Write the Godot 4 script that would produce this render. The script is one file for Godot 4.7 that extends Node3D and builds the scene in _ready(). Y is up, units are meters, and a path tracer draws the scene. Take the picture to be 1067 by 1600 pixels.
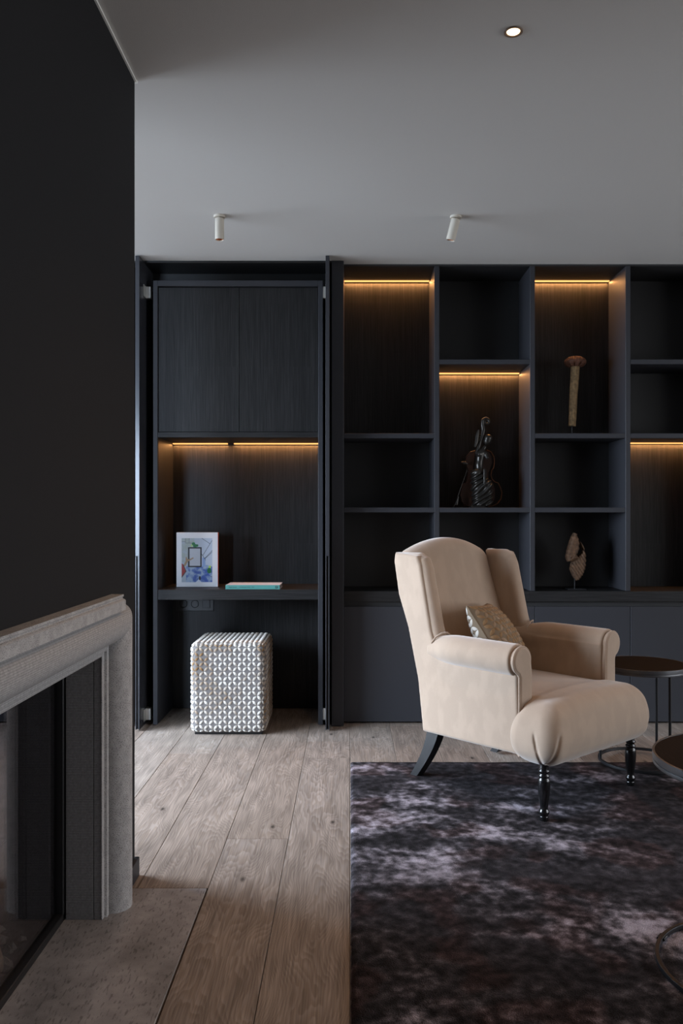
extends Node3D

# ---------------------------------------------------------------- mesh collector
class G:
	var v := PackedVector3Array()
	var n := PackedVector3Array()
	var t := PackedVector2Array()
	var c := PackedColorArray()
	var off := Vector3.ZERO
	var tint := Color.WHITE
	var tinted := false
	func _init(o := Vector3.ZERO) -> void:
		off = o
	func tri(a: Vector3, b: Vector3, d: Vector3, na: Vector3, nb: Vector3, nd: Vector3, ta := Vector2.ZERO, tb := Vector2.ZERO, td := Vector2.ZERO) -> void:
		if (d - a).cross(b - a).dot(na + nb + nd) < 0.0:
			v.append_array([a - off, d - off, b - off]); n.append_array([na, nd, nb]); t.append_array([ta, td, tb])
		else:
			v.append_array([a - off, b - off, d - off]); n.append_array([na, nb, nd]); t.append_array([ta, tb, td])
		c.append_array([tint, tint, tint])
	func uvof(p: Vector3, nn: Vector3) -> Vector2:
		var a := nn.abs()
		if a.x > a.y and a.x > a.z: return Vector2(p.z, p.y)
		if a.y > a.z: return Vector2(p.x, p.z)
		return Vector2(p.x, p.y)
	func quad(a: Vector3, b: Vector3, d: Vector3, e: Vector3, nn: Vector3) -> void:
		tri(a, b, d, nn, nn, nn, uvof(a, nn), uvof(b, nn), uvof(d, nn))
		tri(a, d, e, nn, nn, nn, uvof(a, nn), uvof(d, nn), uvof(e, nn))
	func flat(a: Vector3, b: Vector3, d: Vector3, side: Vector3) -> void:
		var nn := (d - a).cross(b - a).normalized()
		if nn.dot(side) < 0: nn = -nn
		tri(a, b, d, nn, nn, nn, uvof(a, nn), uvof(b, nn), uvof(d, nn))
	# chamfered box between two corners
	func box(lo: Vector3, hi: Vector3, b := 0.0015) -> void:
		var ctr := (lo + hi) / 2.0
		var h := (hi - lo).abs() / 2.0
		b = minf(b, minf(h.x, minf(h.y, h.z)) * 0.45)
		for i in 3:
			var j := (i + 1) % 3
			var k := (i + 2) % 3
			for s in [-1.0, 1.0]:
				var nn := Vector3.ZERO
				nn[i] = s
				var q := []
				for w in [[-1, -1], [1, -1], [1, 1], [-1, 1]]:
					var p := ctr
					p[i] += s * h[i]; p[j] += w[0] * (h[j] - b); p[k] += w[1] * (h[k] - b)
					q.append(p)
				quad(q[0], q[1], q[2], q[3], nn)
				if b <= 0.0: continue
				for s2 in [-1.0, 1.0]:
					var e := []
					for w in [-1.0, 1.0]:
						var p1 := ctr
						p1[i] += s * h[i]; p1[j] += s2 * (h[j] - b); p1[k] += w * (h[k] - b)
						var p2 := ctr
						p2[i] += s * (h[i] - b); p2[j] += s2 * h[j]; p2[k] += w * (h[k] - b)
						e.append(p1); e.append(p2)
					var en := Vector3.ZERO
					en[i] = s; en[j] = s2
					quad(e[0], e[1], e[3], e[2], en.normalized())
		if b > 0.0:
			for sx in [-1.0, 1.0]:
				for sy in [-1.0, 1.0]:
					for sz in [-1.0, 1.0]:
						var s3 := Vector3(sx, sy, sz)
						var nn := s3.normalized()
						tri(ctr + s3 * (h - Vector3(0, b, b)), ctr + s3 * (h - Vector3(b, 0, b)), ctr + s3 * (h - Vector3(b, b, 0)), nn, nn, nn)
	# surface of revolution; prof = [Vector2(radius, height)...], smooth along the profile
	func lathe(at: Vector3, prof: PackedVector2Array, seg := 24, axis := Basis()) -> void:
		var m := prof.size()
		var pn := PackedVector2Array()
		for i in m:
			var d: Vector2 = prof[mini(i + 1, m - 1)] - prof[maxi(i - 1, 0)]
			pn.append(Vector2(d.y, -d.x).normalized())
		for s in seg:
			var a0 := TAU * s / seg
			var a1 := TAU * (s + 1) / seg
			for i in m - 1:
				var p := []
				var q := []
				for a in [a0, a1]:
					for k in [i, i + 1]:
						p.append(at + axis * Vector3(cos(a) * prof[k].x, prof[k].y, sin(a) * prof[k].x))
						q.append(axis * Vector3(cos(a) * pn[k].x, pn[k].y, sin(a) * pn[k].x))
				tri(p[0], p[1], p[3], q[0], q[1], q[3])
				tri(p[0], p[3], p[2], q[0], q[3], q[2])
	# tube along a path; radii may vary
	func tube(path: PackedVector3Array, r: Variant, seg := 10, closed := false) -> void:
		var m := path.size()
		var rings := []
		var prev := Vector3.ZERO
		for i in m:
			var d: Vector3
			if closed: d = path[(i + 1) % m] - path[(i - 1 + m) % m]
			else: d = path[mini(i + 1, m - 1)] - path[maxi(i - 1, 0)]
			d = d.normalized()
			var u := prev
			if u == Vector3.ZERO:
				u = d.cross(Vector3.UP if absf(d.y) < 0.9 else Vector3.RIGHT)
			u = (u - d * u.dot(d)).normalized()
			prev = u
			var w := d.cross(u)
			var ring := []
			var rr: float = r[i] if r is PackedFloat32Array or r is Array else r
			for s in seg:
				var a := TAU * s / seg
				var nn := u * cos(a) + w * sin(a)
				ring.append([path[i] + nn * rr, nn])
			rings.append(ring)
		for i in (m if closed else m - 1):
			var A: Array = rings[i]
			var B: Array = rings[(i + 1) % m]
			for s in seg:
				var s2 := (s + 1) % seg
				tri(A[s][0], A[s2][0], B[s2][0], A[s][1], A[s2][1], B[s2][1])
				tri(A[s][0], B[s2][0], B[s][0], A[s][1], B[s2][1], B[s][1])
		if not closed:
			for e in [0, m - 1]:
				var out := (path[e] - path[1 if e == 0 else m - 2]).normalized()
				for s in seg:
					tri(path[e], rings[e][s][0], rings[e][(s + 1) % seg][0], out, out, out)
	# prism: polygon in a plane given by origin o and axes a, b, thickness along w
	func prism(o: Vector3, a: Vector3, b: Vector3, w: Vector3, poly: PackedVector2Array, bev := 0.0) -> void:
		var idx := Geometry2D.triangulate_polygon(poly)
		var wn := w.normalized()
		var cc := Vector2.ZERO
		for p in poly: cc += p / poly.size()
		var inner := poly
		if bev > 0.0:
			var off_ := Geometry2D.offset_polygon(poly, -bev, Geometry2D.JOIN_MITER)
			if off_.size() == 1 and off_[0].size() == poly.size():
				inner = PackedVector2Array()
				for p in poly:
					var best: Vector2 = off_[0][0]
					for q in off_[0]:
						if q.distance_squared_to(p) < best.distance_squared_to(p): best = q
					inner.append(best)
			else: bev = 0.0
		idx = Geometry2D.triangulate_polygon(inner)
		for s in [0.0, 1.0]:
			var nn: Vector3 = wn * (s * 2.0 - 1.0)
			for i in range(0, idx.size(), 3):
				var q := []
				for k in 3: q.append(o + a * inner[idx[i + k]].x + b * inner[idx[i + k]].y + w * s)
				tri(q[0], q[1], q[2], nn, nn, nn, inner[idx[i]], inner[idx[i + 1]], inner[idx[i + 2]])
		var area := 0.0
		for i in poly.size():
			area += poly[i].cross(poly[(i + 1) % poly.size()])
		for i in poly.size():
			var j := (i + 1) % poly.size()
			var d: Vector2 = (poly[j] - poly[i]).normalized()
			var n2 := Vector2(d.y, -d.x) * signf(area)
			var nn := (a * n2.x + b * n2.y).normalized()
			var wb := wn * bev
			var p0 := o + a * poly[i].x + b * poly[i].y
			var p1 := o + a * poly[j].x + b * poly[j].y
			quad(p0 + wb, p1 + wb, p1 + w - wb, p0 + w - wb, nn)
			if bev > 0.0:
				var i0 := o + a * inner[i].x + b * inner[i].y
				var i1 := o + a * inner[j].x + b * inner[j].y
				quad(p0 + wb, p1 + wb, i1, i0, (nn - wn).normalized())
				quad(p0 + w - wb, p1 + w - wb, i1 + w, i0 + w, (nn + wn).normalized())
	func mesh() -> ArrayMesh:
		var arr := []
		arr.resize(Mesh.ARRAY_MAX)
		arr[Mesh.ARRAY_VERTEX] = v
		arr[Mesh.ARRAY_NORMAL] = n
		arr[Mesh.ARRAY_TEX_UV] = t
		if tinted: arr[Mesh.ARRAY_COLOR] = c
		var m := ArrayMesh.new()
		m.add_surface_from_arrays(Mesh.PRIMITIVE_TRIANGLES, arr)
		return m

# surface nets of a signed distance
func nets(g: G, lo: Vector3, hi: Vector3, cell: float, f: Callable, pos := Transform3D()) -> void:
	var B := 4
	var nx := int(ceil((hi.x - lo.x) / cell / B)) * B
	var ny := int(ceil((hi.y - lo.y) / cell / B)) * B
	var nz := int(ceil((hi.z - lo.z) / cell / B)) * B
	var sx := nx + 1
	var sxy := sx * (ny + 1)
	var val := PackedFloat32Array()
	val.resize(sxy * (nz + 1))
	val.fill(1e9)
	var vid := PackedInt32Array()
	vid.resize(val.size())
	vid.fill(-1)
	var pts := PackedVector3Array()
	var nrm := PackedVector3Array()
	var used := PackedInt32Array()
	var reach := cell * (B * 0.9 + 1.5)
	var corner := [0, 1, sx, sx + 1, sxy, sxy + 1, sxy + sx, sxy + sx + 1]
	var cpos := [Vector3(0, 0, 0), Vector3(1, 0, 0), Vector3(0, 1, 0), Vector3(1, 1, 0), Vector3(0, 0, 1), Vector3(1, 0, 1), Vector3(0, 1, 1), Vector3(1, 1, 1)]
	var edges := [[0, 1], [2, 3], [4, 5], [6, 7], [0, 2], [1, 3], [4, 6], [5, 7], [0, 4], [1, 5], [2, 6], [3, 7]]
	for bz in range(0, nz, B):
		for by in range(0, ny, B):
			for bx in range(0, nx, B):
				var mid := lo + (Vector3(bx, by, bz) + Vector3.ONE * (B * 0.5)) * cell
				if absf(f.call(mid)) > reach: continue
				for k in range(bz, bz + B + 1):
					for j in range(by, by + B + 1):
						var row := k * sxy + j * sx
						for i in range(bx, bx + B + 1):
							if val[row + i] > 1e8: val[row + i] = f.call(lo + Vector3(i, j, k) * cell)
				for k in range(bz, bz + B):
					for j in range(by, by + B):
						for i in range(bx, bx + B):
							var id := k * sxy + j * sx + i
							var neg := 0
							for cc in corner:
								if val[id + cc] < 0.0: neg += 1
							if neg == 0 or neg == 8: continue
							var sum := Vector3.ZERO
							var cnt := 0
							for e in edges:
								var a: float = val[id + corner[e[0]]]
								var b: float = val[id + corner[e[1]]]
								if (a < 0.0) != (b < 0.0):
									sum += cpos[e[0]].lerp(cpos[e[1]], a / (a - b))
									cnt += 1
							var p := lo + (Vector3(i, j, k) + sum / cnt) * cell
							var h := cell * 0.6
							var gr := Vector3(f.call(p + Vector3(h, 0, 0)) - f.call(p - Vector3(h, 0, 0)), f.call(p + Vector3(0, h, 0)) - f.call(p - Vector3(0, h, 0)), f.call(p + Vector3(0, 0, h)) - f.call(p - Vector3(0, 0, h)))
							vid[id] = pts.size()
							pts.append(pos * p)
							nrm.append((pos.basis * gr).normalized())
							used.append(id)
	var step := [1, sx, sxy]
	for id in used:
		for ax in 3:
			var o1: int = step[(ax + 1) % 3]
			var o2: int = step[(ax + 2) % 3]
			if id + step[ax] >= val.size() or id - o1 - o2 < 0: continue
			if (val[id] < 0.0) == (val[id + step[ax]] < 0.0): continue
			var a := vid[id]
			var b := vid[id - o1]
			var c := vid[id - o1 - o2]
			var d := vid[id - o2]
			if a < 0 or b < 0 or c < 0 or d < 0: continue
			g.tri(pts[a], pts[b], pts[c], nrm[a], nrm[b], nrm[c])
			g.tri(pts[a], pts[c], pts[d], nrm[a], nrm[c], nrm[d])

func sd_box(p: Vector3, h: Vector3, r: float) -> float:
	var q := p.abs() - h + Vector3(r, r, r)
	return q.max(Vector3.ZERO).length() + minf(maxf(q.x, maxf(q.y, q.z)), 0.0) - r
func sd_seg(p: Vector3, a: Vector3, b: Vector3, ra: float, rb: float) -> float:
	var ab := b - a
	var h := clampf((p - a).dot(ab) / ab.length_squared(), 0, 1)
	return (p - a - ab * h).length() - lerpf(ra, rb, h)
func smin(a: float, b: float, k: float) -> float:
	var h := maxf(k - absf(a - b), 0.0) / k
	return minf(a, b) - h * h * k * 0.25
func sd_poly(p: Vector2, poly: PackedVector2Array) -> float:
	var d := (p - poly[0]).length_squared()
	var s := 1.0
	var m := poly.size()
	var j := m - 1
	for i in m:
		var e := poly[j] - poly[i]
		var w := p - poly[i]
		var b := w - e * clampf(w.dot(e) / e.length_squared(), 0, 1)
		d = minf(d, b.length_squared())
		var c1 := p.y >= poly[i].y
		var c2 := p.y < poly[j].y
		var c3 := e.x * w.y > e.y * w.x
		if (c1 and c2 and c3) or (not c1 and not c2 and not c3): s = -s
		j = i
	return s * sqrt(d)
func extr(d2: float, x: float, h: float, r: float) -> float:
	var a := d2 + r
	var b := absf(x) - h + r
	return minf(maxf(a, b), 0.0) + Vector2(maxf(a, 0), maxf(b, 0)).length() - r

# ---------------------------------------------------------------- naming
var taken := {}
func numbered(s: String) -> String:
	if not taken.has(s):
		taken[s] = 0
		return s
	taken[s] += 1
	return "%s_%03d" % [s, taken[s]]
func thing(called: String, label: String, category: String, at := Vector3.ZERO, turn := 0.0, group := "") -> Node3D:
	var o := Node3D.new()
	o.name = numbered(called)
	add_child(o, true)
	o.position = at
	o.rotation.y = turn
	o.set_meta("label", label)
	o.set_meta("category", category)
	if group: o.set_meta("group", group)
	return o
func structure(called: String, label: String, at := Vector3.ZERO) -> Node3D:
	var o := thing(called, label, called.split("_")[0], at)
	o.set_meta("kind", "structure")
	return o
func part(called: String, g: G, m: Material, parent: Node3D, label := "", kind := "") -> MeshInstance3D:
	var o := MeshInstance3D.new()
	o.mesh = g.mesh()
	o.material_override = m
	o.name = called
	parent.add_child(o, true)
	o.cast_shadow = GeometryInstance3D.SHADOW_CASTING_SETTING_ON
	if label: o.set_meta("label", label)
	if kind: o.set_meta("kind", kind)
	return o
func one(called: String, label: String, category: String, g: G, m: Material, kind := "") -> MeshInstance3D:
	var o := part(called, g, m, self)
	o.name = numbered(called)
	o.position = g.off
	o.set_meta("label", label)
	o.set_meta("category", category)
	if kind: o.set_meta("kind", kind)
	return o
func bpart(called: String, lo: Vector3, hi: Vector3, m: Material, parent: Node3D, bev := 0.0015, label := "") -> MeshInstance3D:
	var g := G.new(parent.position)
	g.box(lo, hi, bev)
	return part(called, g, m, parent, label)

# ---------------------------------------------------------------- camera mapping used to lay the room out (metres from the survey of the photograph)
const F := 1280.0
const EYE := 1.17
const H := 2.5786
func X(u: float, z: float) -> float: return (u - 546.5) * z / F
func Y(v: float, z: float) -> float: return EYE - (v - 805.0) * z / F

# ---------------------------------------------------------------- textures and materials
var rng := RandomNumberGenerator.new()
func noise_bytes(w: int, h: int, freq: float, sd: int, oct := 3, rw := 0, rh := 0, type := FastNoiseLite.TYPE_SIMPLEX_SMOOTH) -> PackedByteArray:
	var nz := FastNoiseLite.new()
	nz.seed = sd
	nz.noise_type = type
	nz.frequency = freq
	nz.fractal_octaves = oct
	var im := nz.get_seamless_image(w, h, false, false, 0.15)
	im.convert(Image.FORMAT_L8)
	if rw: im.resize(rw, rh, Image.INTERPOLATE_CUBIC)
	return im.get_data()
func tex(w: int, h: int, fmt: int, data: PackedByteArray) -> ImageTexture:
	return ImageTexture.create_from_image(Image.create_from_data(w, h, false, fmt, data))
func mat(c: Color, rough := 0.6, metal := 0.0) -> StandardMaterial3D:
	var m := StandardMaterial3D.new()
	m.albedo_color = c
	m.roughness = rough
	m.metallic = metal
	return m
func tri_map(m: StandardMaterial3D, s: Vector3) -> void:
	m.uv1_triplanar = true
	m.uv1_world_triplanar = true
	m.uv1_scale = s
	m.uv1_triplanar_sharpness = 8.0

var M := {}
func make_materials() -> void:
	# dark veneer: long vertical grain
	var a := noise_bytes(512, 8, 0.05, 3, 4, 512, 1024)
	var b := noise_bytes(512, 20, 0.2, 8, 3, 512, 1024)
	var d := PackedByteArray()
	d.resize(512 * 1024)
	for i in d.size():
		d[i] = clampi(int(118 + a[i] * 0.25 + (b[i] - 128) * 0.5), 0, 255)
	var vt := tex(512, 1024, Image.FORMAT_L8, d)
	var vim := Image.create_from_data(512, 1024, false, Image.FORMAT_L8, d)
	vim.rotate_90(CLOCKWISE)
	var ht := ImageTexture.create_from_image(vim)
	for k in [["veneer", vt, Vector3(2.4, 1.0, 2.4)], ["veneer_flat", ht, Vector3(1.0, 2.4, 1.0)]]:
		var m := mat(Color(0.215, 0.21, 0.215), 0.5)
		m.albedo_texture = k[1]
		m.metallic_specular = 0.4
		m.heightmap_enabled = true
		m.heightmap_texture = k[1]
		m.heightmap_scale = 0.07
		tri_map(m, k[2])
		M[k[0]] = m
	# plain dark lacquer and wall paint
	M.paint = mat(Color(0.185, 0.187, 0.205), 0.52)
	M.paint.metallic_specular = 0.4
	M.cell = mat(Color(0.125, 0.125, 0.13), 0.6)
	M.satin = mat(Color(0.20, 0.205, 0.225), 0.2)
	M.wall = mat(Color(0.155, 0.155, 0.16), 0.85)
	M.wall.metallic_specular = 0.25
	var pl := noise_bytes(256, 256, 0.2, 5, 2)
	var plt := tex(256, 256, Image.FORMAT_L8, pl)
	M.wall.heightmap_enabled = true; M.wall.heightmap_texture = plt; M.wall.heightmap_scale = 0.02; tri_map(M.wall, Vector3.ONE * 4)
	M.ceiling = mat(Color(0.785, 0.775, 0.76), 0.95)
	M.ceiling.metallic_specular = 0.1
	M.ceiling.heightmap_enabled = true; M.ceiling.heightmap_texture = plt; M.ceiling.heightmap_scale = 0.03; tri_map(M.ceiling, Vector3.ONE * 6)
	M.white = mat(Color(0.77, 0.74, 0.69), 0.55)
	M.bead = mat(Color(0.92, 0.92, 0.90), 0.5)
	M.pale_wall = mat(Color(0.45, 0.44, 0.43), 0.9)
	M.black = mat(Color(0.07, 0.07, 0.075), 0.45)
	M.black_metal = mat(Color(0.12, 0.12, 0.13), 0.42, 0.3)
	M.rim = mat(Color(0.32, 0.325, 0.34), 0.33, 0.35)
	M.soot = mat(Color(0.06, 0.058, 0.058), 0.9)
	M.steel = mat(Color(0.75, 0.75, 0.74), 0.35, 0.85)
	M.ebony = mat(Color(0.075, 0.075, 0.08), 0.22)
	M.ebony.clearcoat_enabled = true; M.ebony.clearcoat = 0.5; M.ebony.clearcoat_roughness = 0.15
	M.dark_brown = mat(Color(0.17, 0.11, 0.085), 0.5)
	# stone: fine speckle with pits
	var s1 := noise_bytes(512, 512, 0.16, 21, 3)
	var s2 := noise_bytes(512, 512, 0.45, 22, 2)
	var s3 := noise_bytes(512, 512, 0.012, 23, 3)
	var st := PackedByteArray(); st.resize(512 * 512)
	var sb := PackedByteArray(); sb.resize(512 * 512)
	for i in st.size():
		var pit := clampf((90.0 - s1[i]) / 40.0, 0, 1)
		st[i] = clampi(int(205 + (s2[i] - 128) * 0.55 + (s3[i] - 128) * 0.12 - pit * 110), 0, 255)
		sb[i] = clampi(int(190 + (s2[i] - 128) * 0.3 - pit * 110), 0, 255)
	var stt := tex(512, 512, Image.FORMAT_L8, st)
	var sbt := tex(512, 512, Image.FORMAT_L8, sb)
	M.stone = mat(Color(0.82, 0.81, 0.805), 0.85)
	M.stone.albedo_texture = stt
	M.stone.heightmap_enabled = true; M.stone.heightmap_texture = sbt; M.stone.heightmap_scale = 0.12
	tri_map(M.stone, Vector3.ONE * 3.2)
	# reeded stone: tooled lines
	var rb := PackedByteArray(); rb.resize(256 * 256)
	var ra := PackedByteArray(); ra.resize(256 * 256)
	for y in 256:
		var l := pow(absf(sin(PI * y / 16.0)), 0.7)
		for x in 256:
			var i := y * 256 + x
			var q := st[(y * 2) * 512 + x * 2]
			rb[i] = clampi(int(l * 190 + (q - 190) * 0.5 + 30), 0, 255)
			ra[i] = clampi(int(q * (0.6 + 0.4 * l)), 0, 255)
	M.reeded = mat(Color(0.74, 0.725, 0.725), 0.85)
	M.reeded.albedo_texture = tex(256, 256, Image.FORMAT_L8, ra)
	M.reeded.heightmap_enabled = true; M.reeded.heightmap_texture = tex(256, 256, Image.FORMAT_L8, rb); M.reeded.heightmap_scale = 0.12
	tri_map(M.reeded, Vector3.ONE * 13.5)
	M.lintel = M.stone.duplicate()
	M.lintel.heightmap_texture = tex(256, 256, Image.FORMAT_L8, rb)
	M.lintel.heightmap_scale = 0.04
	tri_map(M.lintel, Vector3.ONE * 12.5)
	var rl := PackedByteArray(); rl.resize(256 * 256)
	for i in rl.size(): rl[i] = int(st[(i / 256) * 1024 + (i % 256) * 2] * (0.84 + 0.16 * pow(absf(sin(PI * (i / 256) / 16.0)), 0.7)))
	M.lintel.albedo_texture = tex(256, 256, Image.FORMAT_L8, rl)
	# hearth slab: smooth, brushed along z
	var h1 := noise_bytes(512, 512, 0.02, 31, 4)
	var h2 := noise_bytes(512, 128, 0.12, 32, 3, 512, 512)
	var h3 := noise_bytes(512, 128, 0.006, 33, 2, 512, 512)
	var hd := PackedByteArray(); hd.resize(512 * 512)
	for i in hd.size():
		hd[i] = clampi(int(190 + (h1[i] - 128) * 0.12 + (h3[i] - 128) * 0.22 - clampf((88.0 - h2[i]) / 30.0, 0, 1) * 45 + (s2[i] - 128) * 0.12), 0, 255)
	M.hearth = mat(Color(0.76, 0.75, 0.755), 0.5)
	M.hearth.albedo_texture = tex(512, 512, Image.FORMAT_L8, hd)
	tri_map(M.hearth, Vector3.ONE * 1.6)
	# velvet
	var v1 := noise_bytes(512, 256, 0.014, 41, 4, 512, 512)
	var v2 := noise_bytes(512, 512, 0.3, 42, 2)
	var vd := PackedByteArray(); vd.resize(512 * 512)
	for i in vd.size():
		var nap := smoothstep(80, 185, v1[i])
		vd[i] = clampi(int(241 + nap * 9 + (v2[i] - 128) * 0.05), 0, 255)
	var vtx := tex(512, 512, Image.FORMAT_L8, vd)
	M.velvet = mat(Color(0.69, 0.605, 0.53), 0.75)
	M.velvet.albedo_texture = vtx
	M.velvet.metallic_specular = 0.25
	M.velvet.rim_enabled = true; M.velvet.rim = 1.0; M.velvet.rim_tint = 0.0
	M.velvet.uv1_triplanar = true
	M.velvet.uv1_scale = Vector3.ONE * 1.7
	M.petal = mat(Color.WHITE, 0.8)
	M.petal.vertex_color_use_as_albedo = true
	M.petal.rim_enabled = true; M.petal.rim = 0.2
	M.pillow_weave = mat(Color(0.47, 0.405, 0.33), 0.9)
	M.weave = mat(Color(0.44, 0.425, 0.42), 0.9)
	# oak planks: plain-sawn rings with streaks
	M.oak = []
	var tints := [Color(0.665, 0.615, 0.58), Color(0.645, 0.59, 0.55), Color(0.69, 0.645, 0.61), Color(0.63, 0.57, 0.53)]
	for k in 4:
		var w := 160
		var hh := 1280
		var n1 := noise_bytes(64, 256, 0.012, 50 + k, 2, w, hh)
		var n2 := noise_bytes(w, 40, 0.22, 60 + k, 3, w, hh)
		var n3 := noise_bytes(160, 320, 0.02, 70 + k, 3, w, hh)
		var dd := PackedByteArray(); dd.resize(w * hh * 3)
		var cx: float = [0.5, 0.25, 0.62, 0.42][k]
		var kx: float = w * [0.7, 0.3, 0.55, 0.35][k]
		var ky: float = hh * [0.34, 0.62, 0.78, 0.21][k]
		for y in hh:
			var dep := 0.55 + 0.5 * sin(TAU * y / hh * 1.0 + k)
			for x in w:
				var i := y * w + x
				var fx := float(x) / w - cx + (n1[i] - 128) * 0.0018
				var rr := sqrt(fx * fx * 2.2 + dep * dep * 0.4) * 17.0 + n3[i] * 0.010
				var kd := Vector2((x - kx) * 1.0, (y - ky) * 0.55).length()
				rr += 5.0 * exp(-kd / 14.0)
				var fr := rr - floorf(rr)
				var ring := smoothstep(0.0, 0.75, fr) * (1.0 - smoothstep(0.86, 1.0, fr))
				var val := 0.80 + 0.085 * (1.0 - ring) + (n2[i] - 128) * 0.0011 + (n3[i] - 128) * 0.0008
				var kn := exp(-kd * kd / 26.0)
				val *= 1.0 - 0.6 * kn
				dd[i * 3] = clampi(int(255 * val), 0, 255)
				dd[i * 3 + 1] = clampi(int(252 * val * (0.985 + 0.02 * (1.0 - ring))), 0, 255)
				dd[i * 3 + 2] = clampi(int(249 * val * (0.965 + 0.045 * (1.0 - ring))), 0, 255)
		var ot := tex(w, hh, Image.FORMAT_RGB8, dd)
		for j in 2:
			var m := mat(tints[(k + j * 2) % 4], 0.5)
			m.albedo_texture = ot
			m.metallic_specular = 0.4
			M.oak.append(m)
	# rug: viscose pile, mottled; one tile of 2.1 m laid from its far left corner
	var R := 1400
	var r1 := noise_bytes(R / 2, R / 2, 0.006, 81, 4, R, R)
	var r2 := noise_bytes(R / 2, R, 0.010, 82, 4, R, R)
	var r3 := noise_bytes(R, R, 0.40, 83, 2)
	var r4 := noise_bytes(R / 4, R / 4, 0.016, 84, 3, R, R)
	var r5 := noise_bytes(R, R, 0.028, 85, 4)
	var rd := PackedByteArray(); rd.resize(R * R * 3)
	var rh := PackedByteArray(); rh.resize(R * R)
	# silvery sheen of light painted into the pile colour: x, distance from the far edge, radii (metres)
	var sheen_spots := [[0.24, 0.52, 0.22, 0.16], [0.45, 0.82, 0.24, 0.17], [0.10, 0.75, 0.16, 0.16], [0.20, 1.15, 0.22, 0.16], [0.62, 0.60, 0.16, 0.12], [0.08, 0.12, 0.25, 0.08], [0.85, 1.55, 0.18, 0.10], [1.15, 0.22, 0.25, 0.08]]
	var sheen := PackedFloat32Array(); sheen.resize(140 * 140)
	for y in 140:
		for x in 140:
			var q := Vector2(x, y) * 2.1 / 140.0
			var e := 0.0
			for k in sheen_spots: e = maxf(e, exp(-pow((q.x - k[0]) / k[2], 2.0) - pow((q.y - k[1]) / k[3], 2.0)))
			sheen[y * 140 + x] = e
	for y in R:
		for x in R:
			var i := y * R + x
			var big := r1[i] * 0.40 + r2[i] * 0.40 + r5[i] * 0.34 + sheen[(y / 10) * 140 + x / 10] * 74.0 - 6.0
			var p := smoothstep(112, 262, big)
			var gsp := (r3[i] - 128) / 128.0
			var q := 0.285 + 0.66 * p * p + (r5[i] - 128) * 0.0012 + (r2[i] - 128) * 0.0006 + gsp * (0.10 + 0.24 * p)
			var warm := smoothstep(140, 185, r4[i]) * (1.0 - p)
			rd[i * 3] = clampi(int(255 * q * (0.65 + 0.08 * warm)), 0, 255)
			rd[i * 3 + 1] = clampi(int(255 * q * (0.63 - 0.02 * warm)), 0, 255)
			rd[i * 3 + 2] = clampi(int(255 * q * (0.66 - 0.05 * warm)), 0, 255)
			rh[i] = clampi(int(128 + gsp * 80 + (r5[i] - 128) * 0.4), 0, 255)
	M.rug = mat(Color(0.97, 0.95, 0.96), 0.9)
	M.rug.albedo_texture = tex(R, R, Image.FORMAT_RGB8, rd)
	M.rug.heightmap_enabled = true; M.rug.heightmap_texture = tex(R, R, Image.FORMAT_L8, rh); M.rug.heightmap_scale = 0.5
	M.rug.metallic_specular = 0.2
	M.rug.uv1_scale = Vector3.ONE / 2.1
	M.rug.uv1_offset = Vector3(0.0, 3.852 / 2.1, 0.0)
	# carved wood
	var w1 := noise_bytes(256, 32, 0.06, 91, 4, 256, 256)
	var w2 := noise_bytes(256, 256, 0.03, 92, 4)
	var wd := PackedByteArray(); wd.resize(256 * 256)
	for i in wd.size(): wd[i] = clampi(int(110 + w1[i] * 0.3 + w2[i] * 0.35), 0, 255)
	var wt := tex(256, 256, Image.FORMAT_L8, wd)
	for k in [["old_wood", Color(0.44, 0.315, 0.215)], ["pale_wood", Color(0.62, 0.50, 0.34)], ["red_wood", Color(0.42, 0.24, 0.14)], ["bark", Color(0.62, 0.52, 0.43)]]:
		var m := mat(k[1], 0.8)
		m.albedo_texture = wt
		m.heightmap_enabled = true; m.heightmap_texture = wt; m.heightmap_scale = 0.4
		m.uv1_triplanar = true
		m.uv1_scale = Vector3.ONE * 6
		M[k[0]] = m
	M.bronze = mat(Color(0.22, 0.21, 0.20), 0.3, 0.7)
	M.cello = mat(Color(0.20, 0.11, 0.07), 0.35)
	M.cello_edge = mat(Color(0.48, 0.30, 0.18), 0.4, 0.3)
	# coated heat-reflecting glass: partly mirror, partly clear
	M.fire_glass = mat(Color(0.80, 0.80, 0.83, 0.26), 0.01, 1.0)
	var clear := Image.create(4, 4, false, Image.FORMAT_RGBA8)
	clear.fill(Color.WHITE)
	M.fire_glass.albedo_texture = ImageTexture.create_from_image(clear)
	M.fire_glass.transparency = BaseMaterial3D.TRANSPARENCY_ALPHA
	M.fire_glass.metallic_specular = 1.0
	M.glass = mat(Color(0.2, 0.2, 0.2, 0.02), 0.0)
	M.glass.transparency = BaseMaterial3D.TRANSPARENCY_ALPHA
	M.glass.metallic_specular = 1.0

func glow(c: Color, e: float) -> StandardMaterial3D:
	var m := mat(c, 0.6)
	m.emission_enabled = true
	m.emission = c
	m.emission_energy_multiplier = e
	return m
func area(parent: Node3D, at: Vector3, look: Vector3, size: Vector2, c: Color, e: float, up := Vector3.UP) -> void:
	var l := AreaLight3D.new()
	l.name = "window_light" if e > 0.2 else "strip_light"
	parent.add_child(l, true)
	l.position = at - parent.position
	l.basis = Basis.looking_at(look, up)
	l.area_size = size
	l.light_color = c
	l.light_energy = e
	l.area_range = 20.0
	l.area_attenuation = 2.0
	l.shadow_enabled = true

const DAY_LEFT := 235.0
const DAY_REAR := 50.0
const DAY_RIGHT := 16.0
const LED := 0.26
const SPOT := 0.8

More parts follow.
